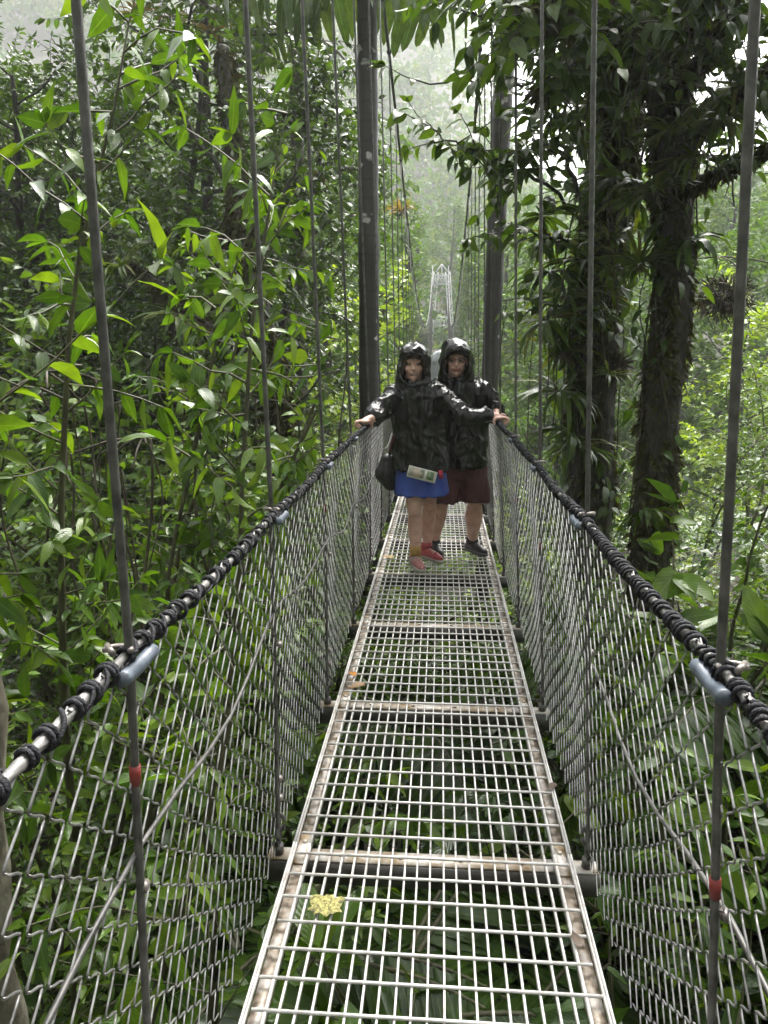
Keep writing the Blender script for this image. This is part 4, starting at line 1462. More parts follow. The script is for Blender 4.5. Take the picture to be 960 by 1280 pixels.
climber(ptsA, radA, .2, 2.6, 90, 61, .11, 'small-leaved climber hugging the lower half of the bare mossy trunk', M['leaf_under'])
climber(ptsA, radA, 2.2, 5.0, 170, 62, .15, 'leafy climber wrapping the upper bare mossy trunk below its fork', M['leaf_dark'])
climber(ptsB, radB, -.2, 2.2, 170, 63, .14, 'leafy climber wrapping the foot of the crooked trunk', M['leaf_dark'])
climber(ptsB, radB, 1.8, 5.0, 220, 64, .15, 'broad-leaved climber wrapping the upper crooked trunk', M['leaf_dark'])

# hanging roots and vines
rg = np.random.default_rng(33)


def vine(px, py0, py1, y, n, label, m='root', r=.006, spread=.25, leafy=0):
    p0, p1 = at(px, py0, y), at(px, py1, y)
    root = thing('hanging_vine', label, 'vine', p0, group='vines and roots hanging in the trees')
    mb = MB()
    ls = LeafSet()
    for i in range(n):
        o = np.array([rg.normal(0, spread), rg.normal(0, spread), rg.uniform(-.1, .1)])
        mb.tube([(0, 0, .06), o * .5 + np.array([0, 0, .05]), o + np.array([0, 0, .004])], r, 5)
        ln = (p0.z - p1.z) * rg.uniform(.55, 1.05)
        k = 16
        t = np.linspace(0, 1, k)
        q = np.stack([o[0] + .05 * np.sin(t * rg.uniform(2, 7) + rg.uniform(0, 6)), o[1] + .05 * np.sin(t * rg.uniform(2, 7)), o[2] - t * ln], -1)
        mb.tube(q, r * rg.uniform(.5, 1.3), 5)
        for _ in range(leafy):
            kk = rg.integers(1, k)
            ls.put(q[kk], np.append(rg.normal(0, 1, 2), -.5), np.array([0, 0, 1.]) + rg.normal(0, .3, 3), .1)
    rest_ = mb
    rest_.obj('root_curtain', M[m], root)
    if leafy:
        ls.build('foliage', M['leaf_dark'], root, rg)


for a in [(790, 330, 520, 6.7, 9, 'tangle of roots hanging between the two mossy trunks'),
          (700, 380, 640, 6.9, 6, 'hanging roots on the bridge side of the crooked trunk'),
          (735, 250, 420, 6.6, 8, 'hanging roots in front of the crooked trunk, high up', 'root', .006, .2),
          (880, 160, 260, 6.1, 7, 'mossy roots hanging below the right limb of the bare trunk'),
          (900, 330, 420, 6.8, 5, 'short dark roots hanging at the right edge of the bare trunk'),
          (250, 500, 760, 4.4, 7, 'brown roots and vines hanging among the left saplings'),
          (60, 480, 800, 3.6, 6, 'dark vines hanging at the left edge behind the near hanger'),
          (180, 560, 860, 3.8, 7, 'tangle of dry vines behind the near left net'),
          (330, 420, 640, 6.0, 6, 'thin vines hanging before the leaning mossy trunk on the left'),
          (230, 402, 520, 6.6, 8, 'moss strands hanging from the long bough of the bent mossy tree', 'root', .006, .22),
          (275, 60, 160, 9.3, 6, 'pale vines hanging below the brownish bromeliad clump', 'root', .007, .12),
          (760, 0, 190, 5.6, 9, 'leafy vines hanging at the top right between the hangers', 'root', .005, .3, 5),
          (690, -20, 170, 5.6, 6, 'leafy vines hanging beside the second right hanger', 'root', .005, .25, 6),
          (880, -20, 150, 5.2, 7, 'leafy vines hanging at the top right by the nearest hanger', 'root', .005, .35, 6)]:
    vine(*a)

# dark clumps of roots where epiphytes have collected soil
for i, (px, py, y, r, lb) in enumerate([(712, 425, 6.95, .17, 'dark root ball clinging to the crooked trunk'), (765, 460, 7.0, .12, 'small dark root ball on the far side of the crooked trunk'),
                                        (905, 372, 7.0, .22, 'dark mossy root ball hanging at the right behind the nearest hanger')]):
    g = np.random.default_rng(300 + i)
    n = 900
    v = nrm(g.normal(0, 1, (n, 3)))
    P = v * r * g.uniform(.2, 1.0, (n, 1)) * np.array([1, 1, .75])
    mb = MB()
    leaves(mb, P, v + g.normal(0, .7, (n, 3)) + np.array([0, 0, -.4]), g.normal(0, 1, (n, 3)), g.uniform(.05, .16, n), .014, .8, .1, 'tri')
    tag(mb.obj('root_ball', M['root'], loc=W(px, py, y)), lb, 'root ball', 'root balls on the mossy trunks')

# lichen-crusted trunk at the far left edge
l0 = at(-16, 720, 2.0)
rt = thing('lichen_tree', 'thick pale lichen-crusted trunk cut by the left edge of the view', 'tree', (l0.x - .06, 2.0, ground(l0.x, 2.0)))
zz = np.linspace(-.3, 6.5, 40)
MB().tube(np.stack([-.03 + .03 * np.sin(zz * 1.7) - .03 * np.maximum(0, zz - 3.6), 0 * zz, zz], -1), .068 + .014 * np.sin(zz * 5) + .012 * np.sin(zz * 11 + 1), 12).obj('trunk', M['bark_pale'], rt)
g = np.random.default_rng(12)
ls = LeafSet()
mb = MB()
for j in range(10):
    a = g.uniform(0, 6.28)
    leafy_twig(ls, mb, np.array([0, 0, g.uniform(4.8, 6.4)]), np.array([math.cos(a), math.sin(a), .5]), .8, .15, .08, g)
mb.obj('branch', M['twig'], rt)
ls.build('crown', M['leaf_big'], rt, g)

# fallen leaves on the deck
def fallen(px, py, L, Wd, m, label, rz, shape='ovate', curl=.4):
    d = ray(px, py)
    t = (0.006 - CAM.z) / d.z
    p = CAM + d * t
    mb = MB()
    leaves(mb, [(0, -L / 2, 0.004)], [(0, 1, .02)], [(0, 0, 1)], L, Wd, curl * .3, .25, shape, .03, np.random.default_rng(int(px)))
    o = mb.obj('fallen_leaf', M[m], uvs=True, loc=(p.x, p.y, 0.008))
    o.rotation_euler = (0, 0, rz)
    tag(o, label, 'leaf', 'fallen leaves on the deck')


fallen(440, 843, .07, .04, 'orange', 'small orange-brown leaf on the left edge of the deck, farther than the yellow one', .6)
fallen(446, 858, .09, .055, 'dead', 'curled brown leaf beside the orange leaf at the left deck edge', 2.2)
fallen(484, 697, .12, .07, 'dead', 'pale dry leaf on the left deck edge beside the woman', 1.2)
fallen(590, 676, .15, .09, 'dead', 'pale dry leaf on the deck behind the man', .4)
fallen(720, 1175, .06, .03, 'dark_dead', 'dark dry leaf caught in the right side tray, near end', .2)
fallen(690, 985, .06, .03, 'dark_dead', 'dry leaf caught in the right side tray, farther end', 2.6)
# yellow rotting patch near the camera
d = ray(408, 1131)
p = CAM + d * ((0.006 - CAM.z) / d.z)
mb = MB()
g = np.random.default_rng(4)
k = 26
th = np.linspace(0, 2 * PI, k, endpoint=False)
rr = .048 * (1 + .28 * np.array([noise.noise((math.cos(a) * 1.8, math.sin(a) * 1.8, 7.0)) for a in th]) + .08 * g.normal(0, 1, k))
V = [(0, 0, .010)] + [(r * .55 * math.cos(a), r * .55 * math.sin(a), .010 + .003 * g.normal()) for a, r in zip(th, rr)] + [(r * math.cos(a), r * math.sin(a), .004 + .003 * g.normal()) for a, r in zip(th, rr)]
T = [(0, 1 + i, 1 + (i + 1) % k) for i in range(k)]
Q = [(1 + i, 1 + k + i, 1 + k + (i + 1) % k, 1 + (i + 1) % k) for i in range(k)]
mb.add(V, Q, T)
tag(mb.obj('rotting_leaf', M['lichen'], loc=(p.x, p.y, 0.004)), 'mottled yellow rotting leaf lying on the near grating', 'leaf')
# ------------------------------------------------------------------ keep the way over the bridge clear: growth that reaches into it has been cut back
bpy.context.view_layer.update()


def prune(o, side):
    me = o.data
    Mw = np.array(o.matrix_world)
    n = len(me.vertices)
    co = np.empty(n * 3, np.float32)
    me.vertices.foreach_get('co', co)
    wv = co.reshape(-1, 3) @ Mw[:3, :3].T + Mw[:3, 3]
    inside = (wv[:, 1] < 53) & (wv[:, 1] > -2)
    if side == 0:
        bad = inside & (np.abs(wv[:, 0]) < .62) & (wv[:, 2] > -.22)
    else:
        lim = np.where(wv[:, 2] < 3.3, .60, .66)
        bad = inside & (wv[:, 0] * side < lim) & (wv[:, 2] > -.25)
    if not bad.any():
        return
    bm = bmesh.new()
    bm.from_mesh(me)
    bm.verts.ensure_lookup_table()
    if o.name.startswith(('foliage', 'crown', 'frond')):
        # drop whole leaves
        seen_, kill = set(), []
        for i in np.nonzero(bad)[0]:
            v = bm.verts[i]
            if v in seen_:
                continue
            st = [v]
            seen_.add(v)
            while st:
                a = st.pop()
                kill.append(a)
                for e in a.link_edges:
                    b = e.other_vert(a)
                    if b not in seen_:
                        seen_.add(b)
                        st.append(b)
    else:
        kill = [bm.verts[i] for i in np.nonzero(bad)[0]]
    bmesh.ops.delete(bm, geom=kill, context='VERTS')
    m2 = me.copy()
    bm.to_mesh(m2)
    bm.free()
    o.data = m2


skip = {'palm_tree', 'mossy_tree', 'suspension_bridge', 'lattice_tower', 'strap_epiphyte', 'bromeliad', 'hanging_vine', 'climbing_vine', 'root_ball', 'fallen_leaf', 'rotting_leaf'}
for r in [o for o in C.objects if o.parent is None and o.get('category')]:
    if r.name.split('.')[0] in skip or r.type != 'EMPTY':
        continue
    x = r.matrix_world.translation.x
    sd_ = -1 if x < -.62 else (1 if x > .62 else 0)
    for ch in list(r.children):
        if ch.type == 'MESH':
            prune(ch, sd_)
# ------------------------------------------------------------------ people
M['skin'] = noisy_mat('wet_skin', [(0.35, (0.50, 0.275, 0.22)), (0.65, (0.64, 0.40, 0.33))], scale=18, rough=0.42, bump=0.15, bdist=0.002)
M['lips'] = plain('lips', (0.30, 0.12, 0.10), 0.4, bump=0)
M['teeth'] = plain('teeth', (0.42, 0.37, 0.33), 0.3, bump=0)
M['eyes'] = plain('eyes', (0.09, 0.06, 0.05), 0.2, bump=0)
M['hair'] = plain('brown_hair', (0.07, 0.04, 0.025), 0.5, bump=0.5, scale=40)
M['black_shoe'] = plain('black_shoe', (0.009, 0.009, 0.010), 0.45, scale=40)
M['sole'] = plain('grey_sole', (0.30, 0.27, 0.24), 0.6, scale=30)
M['dark_sole'] = plain('dark_sole', (0.09, 0.09, 0.09), 0.6, scale=30)
M['red_shoe'] = plain('red_shoe', (0.30, 0.045, 0.05), 0.55, scale=40, var=.3)
M['pink_shoe'] = plain('pink_mesh_shoe', (0.36, 0.15, 0.15), 0.6, scale=60, var=.35)
M['grey_shoe'] = plain('grey_mesh', (0.22, 0.20, 0.18), 0.55, scale=40)
M['sock'] = plain('mustard_sock', (0.36, 0.21, 0.06), 0.8, scale=40)
M['blue'] = noisy_mat('blue_cloth', [(0.3, (0.022, 0.045, 0.24)), (0.7, (0.04, 0.085, 0.42))], scale=5, rough=0.75, bump=0.5, bdist=0.015, bscale=9, bump_stretch=(2.2, 2.2, .5))
M['maroon'] = noisy_mat('maroon_cloth', [(0.3, (0.055, 0.014, 0.018)), (0.7, (0.11, 0.032, 0.036))], scale=5, rough=0.7, bump=0.5, bdist=0.015, bscale=9, bump_stretch=(2.2, 2.2, .5))
M['bag'] = plain('black_bag', (0.006, 0.006, 0.007), 0.5, scale=30)
M['paper'] = noisy_mat('folded_map', [(0.42, (0.20, 0.24, 0.17)), (0.5, (0.42, 0.40, 0.33)), (0.6, (0.55, 0.44, 0.36))], scale=16, rough=0.5, bump=0.1, detail=2)
M['paper2'] = plain('map_margin', (0.68, 0.67, 0.62), 0.5, bump=0)
M['lens'] = plain('dark_lens', (0.012, 0.010, 0.010), 0.08, bump=0)


def coat_mat(name, lo, hi, rough=0.10, bump=0.45):
    m, nt, out = mat(name)
    L = nt.links.new
    tc = N(nt, 'ShaderNodeTexCoord')
    mp = N(nt, 'ShaderNodeMapping')
    mp.inputs['Scale'].default_value = (2.6, 2.6, .42)
    L(tc.outputs['Object'], mp.inputs[0])
    wob = N(nt, 'ShaderNodeTexNoise', i_Scale=5.0, i_Detail=2.0)
    L(tc.outputs['Object'], wob.inputs['Vector'])
    add = N(nt, 'ShaderNodeMix', data_type='RGBA', blend_type='ADD')
    add.inputs[0].default_value = 0.35
    L(mp.outputs[0], add.inputs[6])
    L(wob.outputs[1], add.inputs[7])
    vo = N(nt, 'ShaderNodeTexVoronoi', feature='SMOOTH_F1', i_Scale=9.0)
    L(add.outputs[2], vo.inputs['Vector'])
    nz = N(nt, 'ShaderNodeTexNoise', i_Scale=16.0, i_Detail=4.0)
    nz.inputs['Distortion'].default_value = 1.5
    L(mp.outputs[0], nz.inputs['Vector'])
    sm_ = N(nt, 'ShaderNodeMath', operation='MULTIPLY_ADD')
    L(nz.outputs[0], sm_.inputs[0])
    sm_.inputs[1].default_value = 0.6
    L(vo.outputs[0], sm_.inputs[2])
    bp = N(nt, 'ShaderNodeBump', i_Strength=bump, i_Distance=0.02)
    L(sm_.outputs[0], bp.inputs['Height'])
    bs = N(nt, 'ShaderNodeBsdfPrincipled', i_Roughness=rough)
    bs.inputs['Specular IOR Level'].default_value = 0.45
    c = ramp(nt, nz.outputs[0], [(.35, lo), (.65, hi)])
    L(c, bs.inputs['Base Color'])
    L(bp.outputs[0], bs.inputs['Normal'])
    L(bs.outputs[0], out.inputs[0])
    return m


M['coat'] = coat_mat('wet_black_raincoat', (.0015, .0015, .002), (.003, .003, .0035))
M['poncho'] = coat_mat('pale_grey_poncho', (.34, .36, .38), (.48, .50, .52), 0.3, .8)


def ball(c, r, n=14):
    """ellipsoid; r scalar or three radii"""
    r = np.broadcast_to(np.asarray(r, float), (3,))
    m = n // 2 + 1
    th = np.linspace(0, PI, m + 1)
    ph = np.arange(n) / n * 2 * PI
    V = np.array([[math.sin(a) * math.cos(b), math.sin(a) * math.sin(b), math.cos(a)] for a in th for b in ph]) * r + np.asarray(c, float)
    i = np.arange(m)[:, None] * n
    j = np.arange(n)[None, :]
    k = (j + 1) % n
    Q = np.stack([i + j, i + n + j, i + n + k, i + k], -1).reshape(-1, 4)
    return V, Q


class Body:
    """union of tapered limbs, grown into one skin"""

    def __init__(self):
        self.mb = MB()

    def ball(self, c, r, n=16):
        self.mb.add(*ball(c, r, n))
        return self

    def limb(self, pts, rads, n=12):
        """rounded chain through the points"""
        pts = np.array(pts, float)
        for i in range(len(pts) - 1):
            a, b = pts[i], pts[i + 1]
            k = 5
            t = np.linspace(0, 1, k)
            self.mb.tube(a + (b - a) * t[:, None], rads[i] + (rads[i + 1] - rads[i]) * t, n)
        for p, r in zip(pts, rads):
            self.mb.add(*ball(p, r * .995, n))
        return self

    def rings(self, rs, n=28):
        """rs: (centre, rx, ry) from top to bottom, closed loft"""
        V = []
        for c, rx, ry in rs:
            for k in range(n):
                a = k / n * 2 * PI
                V.append((c[0] + rx * math.cos(a), c[1] + ry * math.sin(a), c[2]))
        Q = [(i * n + j, (i + 1) * n + j, (i + 1) * n + (j + 1) % n, i * n + (j + 1) % n) for i in range(len(rs) - 1) for j in range(n)]
        T = []
        m = len(V)
        V += [tuple(rs[0][0]), tuple(rs[-1][0])]
        e = (len(rs) - 1) * n
        for j in range(n):
            T.append((m, j, (j + 1) % n))
            T.append((m + 1, e + (j + 1) % n, e + j))
        self.mb.add(V, Q, T)
        return self

    def grow(self, name, mats, parent, voxel=.008, smooth=3, disp=None):
        me = self.mb.mesh('tmp', [])
        o = link('tmp', me)
        r = o.modifiers.new('r', 'REMESH')
        r.mode = 'VOXEL'
        r.voxel_size = voxel
        if smooth:
            s = o.modifiers.new('s', 'SMOOTH')
            s.iterations = smooth
            s.factor = .5
        dg = bpy.context.evaluated_depsgraph_get()
        m2 = bpy.data.meshes.new_from_object(o.evaluated_get(dg))
        m2.name = name
        bpy.data.objects.remove(o)
        bpy.data.meshes.remove(me)
        m2.materials.clear()
        for m in (mats if isinstance(mats, (list, tuple)) else [mats]):
            m2.materials.append(m)
        m2.polygons.foreach_set('use_smooth', np.ones(len(m2.polygons), bool))
        if disp:
            nn = [v.normal.copy() for v in m2.vertices]
            for v, q in zip(m2.vertices, nn):
                v.co += q * disp(v.co)
        m2.update()
        return link(name, m2, parent)


def hand(b, wrist, c, s, thumb_dir=1, rail_tilt=0.0):
    """hand closed over the handrail: c = palm centre above the rail, s = side the fingers curl down to, wrist = wrist point"""
    c, wrist = np.array(c, float), np.array(wrist, float)
    b.limb([wrist, wrist + (c - wrist) * .5, c], [.030, .031, .026], 10)
    b.ball(c, (.040, .046, .018), 12)
    for i, (dy, ln, r) in enumerate(((-.036, .88, .0088), (-.012, 1.0, .0095), (.012, .95, .0092), (.035, .78, .0082))):
        q = c + np.array([s * .028, dy, .004])
        b.limb([q, c + np.array([s * (.028 + .030 * ln), dy * 1.08, .000]), c + np.array([s * (.030 + .036 * ln), dy * 1.1, -.026 * ln]), c + np.array([s * (.016 + .02 * ln), dy * 1.08, -.046 * ln])],
               [r * 1.08, r, r * .95, r * .85], 8)
    t = c + np.array([-s * .026, thumb_dir * .022, -.002])
    b.limb([t, c + np.array([-s * .046, thumb_dir * .034, -.016]), c + np.array([-s * .040, thumb_dir * .040, -.042])], [.0125, .0105, .009], 8)


def face_parts(o, hc, hz, woman):
    """colour eyes, lips and teeth on the grown head by where they sit"""
    me = o.data
    for p in me.polygons:
        v = p.center - Vector(hc)
        if v.y > -.055 or abs(v.x) > .07:
            continue
        if abs(v.z - .008) < .0075 and .020 < abs(v.x) < .041:
            p.material_index = 1
        elif abs(v.x) < .026 and abs(v.z + .062 - 6.0 * v.x * v.x) < .0042 and woman:
            p.material_index = 3
        elif abs(v.x) < .033 and abs(v.z + .062 - 5.0 * v.x * v.x) < .013:
            p.material_index = 2


def head(b, hc, sx=1.0):
    x, y, z = hc
    b.ball((x, y + .012, z + .03), (.077 * sx, .096, .088), 20)
    b.ball((x, y - .018, z - .035), (.064 * sx, .072, .080), 18)
    b.limb([(x, y - .062, z - .092), (x, y - .070, z - .086)], [.026, .022], 10)       # chin
    for s in (-1, 1):
        b.ball((x + s * .040, y - .052, z - .026), (.026, .026, .024), 12)               # cheek
        b.ball((x + s * .080 * sx, y + .012, z - .006), (.011, .022, .034), 10)          # ear
        b.ball((x + s * .030, y - .076, z + .008), (.014, .010, .010), 10)               # eye
        b.limb([(x + s * .012, y - .084, z + .032), (x + s * .046, y - .074, z + .030)], [.009, .008], 8)  # brow
    b.limb([(x, y - .084, z + .016), (x, y - .100, z - .012), (x, y - .106, z - .026)], [.009, .012, .0155], 10)  # nose
    b.limb([(x - .028, y - .080, z - .056), (x, y - .091, z - .060), (x + .028, y - .080, z - .056)], [.008, .0105, .008], 8)  # mouth
    b.limb([(x, y + .015, z - .05), (x, y + .028, z - .16)], [.058, .062], 14)           # neck


def hood(parent, hc, m, seed, rx=.108, ry=.146, rz=.136, open_w=.086, open_lo=-.134, open_hi=.072, peak=0.0):
    """shell round the head, open to the front, running down to the collar"""
    n, k = 48, 34
    bm = bmesh.new()
    rows = []
    for i in range(k + 1):
        th = i / k * PI * .86
        row = []
        for j in range(n):
            ph = j / n * 2 * PI
            sn, cs = math.sin(th) ** .8, math.cos(th)
            v = Vector((sn * math.sin(ph) * rx, -sn * math.cos(ph) * ry + .022, math.copysign(abs(cs) ** .9, cs) * rz + .012))
            brim = max(0, math.cos(ph)) ** 2 * math.exp(-((th - .95) / .35) ** 2)
            v.y -= .032 * brim
            v.z -= .010 * brim
            low = max(0, th - PI * .52) / (PI * .34)
            if low > 0:
                f = 1 + .02 * low
                v.x = math.sin(PI * .52) * math.sin(ph) * rx * f * (1 + .10 * low)
                v.y = (-math.sin(PI * .52) * math.cos(ph) * ry * f + .022)
                v.z = math.cos(PI * .52) * rz + .015 - low * .145
            nv = Vector((v.x, v.y, v.z))
            w = .014 * max(0, 1 - abs(noise.noise(nv * 8 + Vector((0, 0, seed)))) * 3) + .012 * noise.noise(nv * 9 + Vector((seed, 0, 0))) + .009 * noise.noise(nv * 22 + Vector((0, seed, 0)))
            v += v.normalized() * w
            row.append(bm.verts.new(v + Vector(hc)))
        rows.append(row)
    H = Vector(hc)

    def opened(vs):
        c = sum((v.co for v in vs), Vector()) / 4 - H
        if c.y > .0:
            return False
        zc, zh = (open_lo + open_hi) / 2, (open_hi - open_lo) / 2
        return (c.x / open_w) ** 2 + (abs(c.z - zc) / zh) ** 2.4 < 1
    for i in range(k):
        for j in range(n):
            vs = [rows[i][j], rows[i + 1][j], rows[i + 1][(j + 1) % n], rows[i][(j + 1) % n]]
            if i == 0 and False:
                continue
            if not opened(vs):
                try:
                    bm.faces.new(vs)
                except ValueError:
                    pass
    bmesh.ops.remove_doubles(bm, verts=bm.verts, dist=.0005)
    bmesh.ops.delete(bm, geom=[v for v in bm.verts if not v.link_faces], context='VERTS')
    bmesh.ops.recalc_face_normals(bm, faces=bm.faces)
    me = bpy.data.meshes.new('hood')
    bm.to_mesh(me)
    bm.free()
    me.polygons.foreach_set('use_smooth', np.ones(len(me.polygons), bool))
    me.materials.append(m)
    o = link('hood', me, parent)
    s = o.modifiers.new('s', 'SOLIDIFY')
    s.thickness = .010
    s.offset = 1
    s2 = o.modifiers.new('sub', 'SUBSURF')
    s2.levels = s2.render_levels = 1
    return o


def creases(seed, amp=.012):
    s = Vector((seed, seed * .3, 0))

    def ridge(c):
        return max(0.0, 1 - abs(noise.noise(c + s)) * 3.2) ** 1.6

    def f(co):
        w = noise.noise(co * 4 + s) * .5
        a = noise.noise(Vector((co.x * 6.5, co.y * 6.5, co.z * 2.6)) + s)
        r1 = ridge(Vector((co.x * 7 + w, co.y * 7 + w, co.z * .9)))
        r2 = ridge(Vector((co.x * 7 + co.z * 6 + w, co.y * 7, co.z * 5 - co.x * 4)))
        r3 = ridge(Vector((co.x * 19, co.y * 19 + w * 2, co.z * 2.2)))
        return amp * (a * .9 + r1 * 1.1 + r2 * .6 + r3 * .45 - .5)
    return f


def shoe(parent, ankle, toe_dir, mats, name='shoe', up=.07):
    """ankle = point on the deck under the ankle; toe_dir angle from -y (towards the camera), positive to +x"""
    x, y, z = ankle
    ca, sa = math.cos(toe_dir), math.sin(toe_dir)

    def w(f, s, h):
        return (x + sa * f + ca * s, y - ca * f + sa * s, z + h)
    b = Body()
    b.limb([w(-.045, 0, .042), w(.04, 0, .045), w(.115, .004, .036), w(.165, .006, .030)], [.040, .041, .040, .031], 14)
    b.limb([w(-.02, 0, .07), w(-.015, 0, .098)], [.044, .042], 12)
    o = b.grow(name, mats[0], parent, .008, 2)
    sb = Body()
    for f0, r in ((-.055, .038), (.0, .038), (.06, .042), (.12, .045), (.165, .036)):
        c = w(f0, .003, .013)
        sb.rings([((c[0], c[1], c[2] + .014), r, r), ((c[0], c[1], c[2] - .012), r, r)], 16)
    for (f0, r0), (f1, r1) in zip([(-.055, .038), (0, .038), (.06, .042), (.12, .045)], [(0, .038), (.06, .042), (.12, .045), (.165, .036)]):
        a, e = np.array(w(f0, .003, .014)), np.array(w(f1, .003, .014))
        nrm_ = np.array([ca, sa, 0])
        V = []
        for p, r in ((a, r0), (e, r1)):
            for s in (-1, 1):
                for h in (-.013, .014):
                    V.append(p + nrm_ * s * r + np.array([0, 0, h]))
        sb.mb.add(V, [[0, 1, 3, 2], [4, 6, 7, 5], [0, 4, 5, 1], [2, 3, 7, 6], [0, 2, 6, 4], [1, 5, 7, 3]])
    sb.grow('sole', mats[1], o, .006, 2)
    lc = MB()
    for f0 in (.03, .055, .08, .105):
        lc.tube([w(f0, -.024, .072 - .10 * (f0 - .03)), w(f0 + .004, 0, .088 - .12 * (f0 - .03)), w(f0, .024, .072 - .10 * (f0 - .03))], .0035, 5)
    lc.obj('lace', mats[2], o)
    return o


Z0 = 0.008   # feet stand on the rods of the grating
# ===================================================== woman
RW = (-0.155, 5.72, 0.0)
woman = thing('person', 'person in a glossy black hooded raincoat and blue skort, smiling, both hands on the handrails', 'person', (0, 0, 0), group='walkers on the bridge')
wl, wr = -rail_x(5.22, -1), rail_x(5.62, 1)
hcW = (-0.185, 5.70, 1.535)
b = Body()
head(b, hcW, .95)
b.rings([((-.165, 5.74, 1.40), .06, .06), ((-.155, 5.74, 1.34), .15, .09), ((-.15, 5.75, 1.15), .15, .10), ((-.14, 5.76, .98), .14, .10), ((-.125, 5.77, .85), .165, .11), ((-.12, 5.77, .72), .15, .10)])
# right arm (screen left): reaches forward to the rail; left arm reaches across to the other rail
b.limb([(-.315, 5.73, 1.325), (-.435, 5.57, 1.20), (wl + .075, 5.31, RAILZ + .060)], [.052, .043, .031])
hand(b, (wl + .075, 5.31, RAILZ + .060), (wl - .002, 5.22, RAILZ + .034), -1, 1)
b.limb([(.01, 5.72, 1.325), (.17, 5.60, 1.17), (wr - .080, 5.63, RAILZ + .050)], [.052, .043, .031])
hand(b, (wr - .080, 5.63, RAILZ + .050), (wr + .002, 5.60, RAILZ + .034), 1, -1)
# legs
b.limb([(-.185, 5.76, .80), (-.172, 5.70, .47), (-.170, 5.73, .43), (-.168, 5.765, .32), (-.167, 5.755, .20), (-.166, 5.745, .09)], [.088, .058, .050, .061, .045, .031], 14)
b.limb([(-.06, 5.80, .80), (-.066, 5.93, .48), (-.066, 5.95, .43), (-.070, 5.985, .32), (-.075, 5.99, .20), (-.078, 5.99, .09)], [.088, .058, .050, .061, .045, .031], 14)
for kx, ky in ((-.172, 5.665), (-.066, 5.895)):
    b.ball((kx, ky + .01, .455), (.040, .036, .048), 12)
body = b.grow('body', [M['skin'], M['eyes'], M['lips'], M['teeth']], woman, .0052, 3)
face_parts(body, hcW, 0, True)
b = Body()
b.rings([((-.175, 5.735, 1.43), .085, .085), ((-.165, 5.735, 1.385), .13, .10), ((-.155, 5.74, 1.335), .185, .115), ((-.15, 5.745, 1.24), .195, .13), ((-.145, 5.75, 1.10), .195, .135),
         ((-.14, 5.75, .95), .205, .145), ((-.135, 5.75, .82), .218, .155), ((-.132, 5.75, .762), .222, .158)])
b.limb([(-.30, 5.735, 1.325), (-.37, 5.66, 1.265), (-.44, 5.56, 1.20), (-.455, 5.45, 1.185), (wl + .070, 5.31, RAILZ + .062)], [.080, .078, .072, .064, .050], 16)
b.limb([(0.0, 5.73, 1.325), (.09, 5.66, 1.25), (.17, 5.60, 1.175), (.26, 5.60, 1.17), (wr - .092, 5.625, RAILZ + .052)], [.080, .078, .072, .064, .050], 16)
coat = b.grow('raincoat', M['coat'], woman, .0065, 6, creases(3.0, .015))
hood(coat, hcW, M['coat'], 2.0)
cf = MB()
for p0, p1, r in (((wl + .085, 5.335, RAILZ + .066), (wl + .060, 5.29, RAILZ + .060), .043), ((wr - .10, 5.623, RAILZ + .053), (wr - .072, 5.63, RAILZ + .050), .043)):
    cf.tube([p0, p1], r, 16)
    cf.obj('cuff', M['coat'], coat) if False else None
MB().tube([(wl + .085, 5.335, RAILZ + .066), (wl + .060, 5.29, RAILZ + .060)], .045, 16).obj('cuff', M['coat'], coat)
MB().tube([(wr - .10, 5.623, RAILZ + .053), (wr - .072, 5.63, RAILZ + .050)], .045, 16).obj('cuff', M['coat'], coat)
# blue skort
b = Body()
b.rings([((-.13, 5.76, .86), .165, .12), ((-.128, 5.76, .76), .185, .135), ((-.125, 5.77, .66), .198, .16), ((-.122, 5.78, .585), .205, .185), ((-.122, 5.78, .568), .204, .184)], 36)
b.grow('skort', M['blue'], woman, .009, 2, lambda c: .007 * math.sin(math.atan2(c.y - 5.78, c.x + .122) * 11 + 5 * noise.noise(Vector((c.x * 7, c.y * 7, c.z * 2)))) * max(0, min(1, (.78 - c.z) / .18)))
# map held at the hem, red tag
mp_ = MB()
rotm = Matrix.Rotation(R(14), 3, 'Y') @ Matrix.Rotation(R(-12), 3, 'X')
mp_.box((-.115, 5.565, .752), (.215, .006, .085), np.array(rotm))
pm = mp_.obj('folded_map', M['paper2'], woman, smooth=False)
MB().box((-.155, 5.560, .765), (.115, .007, .066), np.array(rotm)).obj('printed_page', M['paper'], pm, smooth=False)
MB().box((-.055, 5.559, .742), (.052, .007, .060), np.array(rotm)).obj('printed_page', plain('map_green', (.16, .22, .12), .5, scale=50, var=.6, bump=0), pm, smooth=False)
MB().box((.022, 5.568, .752), (.030, .010, .062), np.array(Matrix.Rotation(R(-5), 3, 'Y'))).obj('red_tag', plain('red_tag', (.40, .02, .05), .5, bump=0), woman, smooth=False)
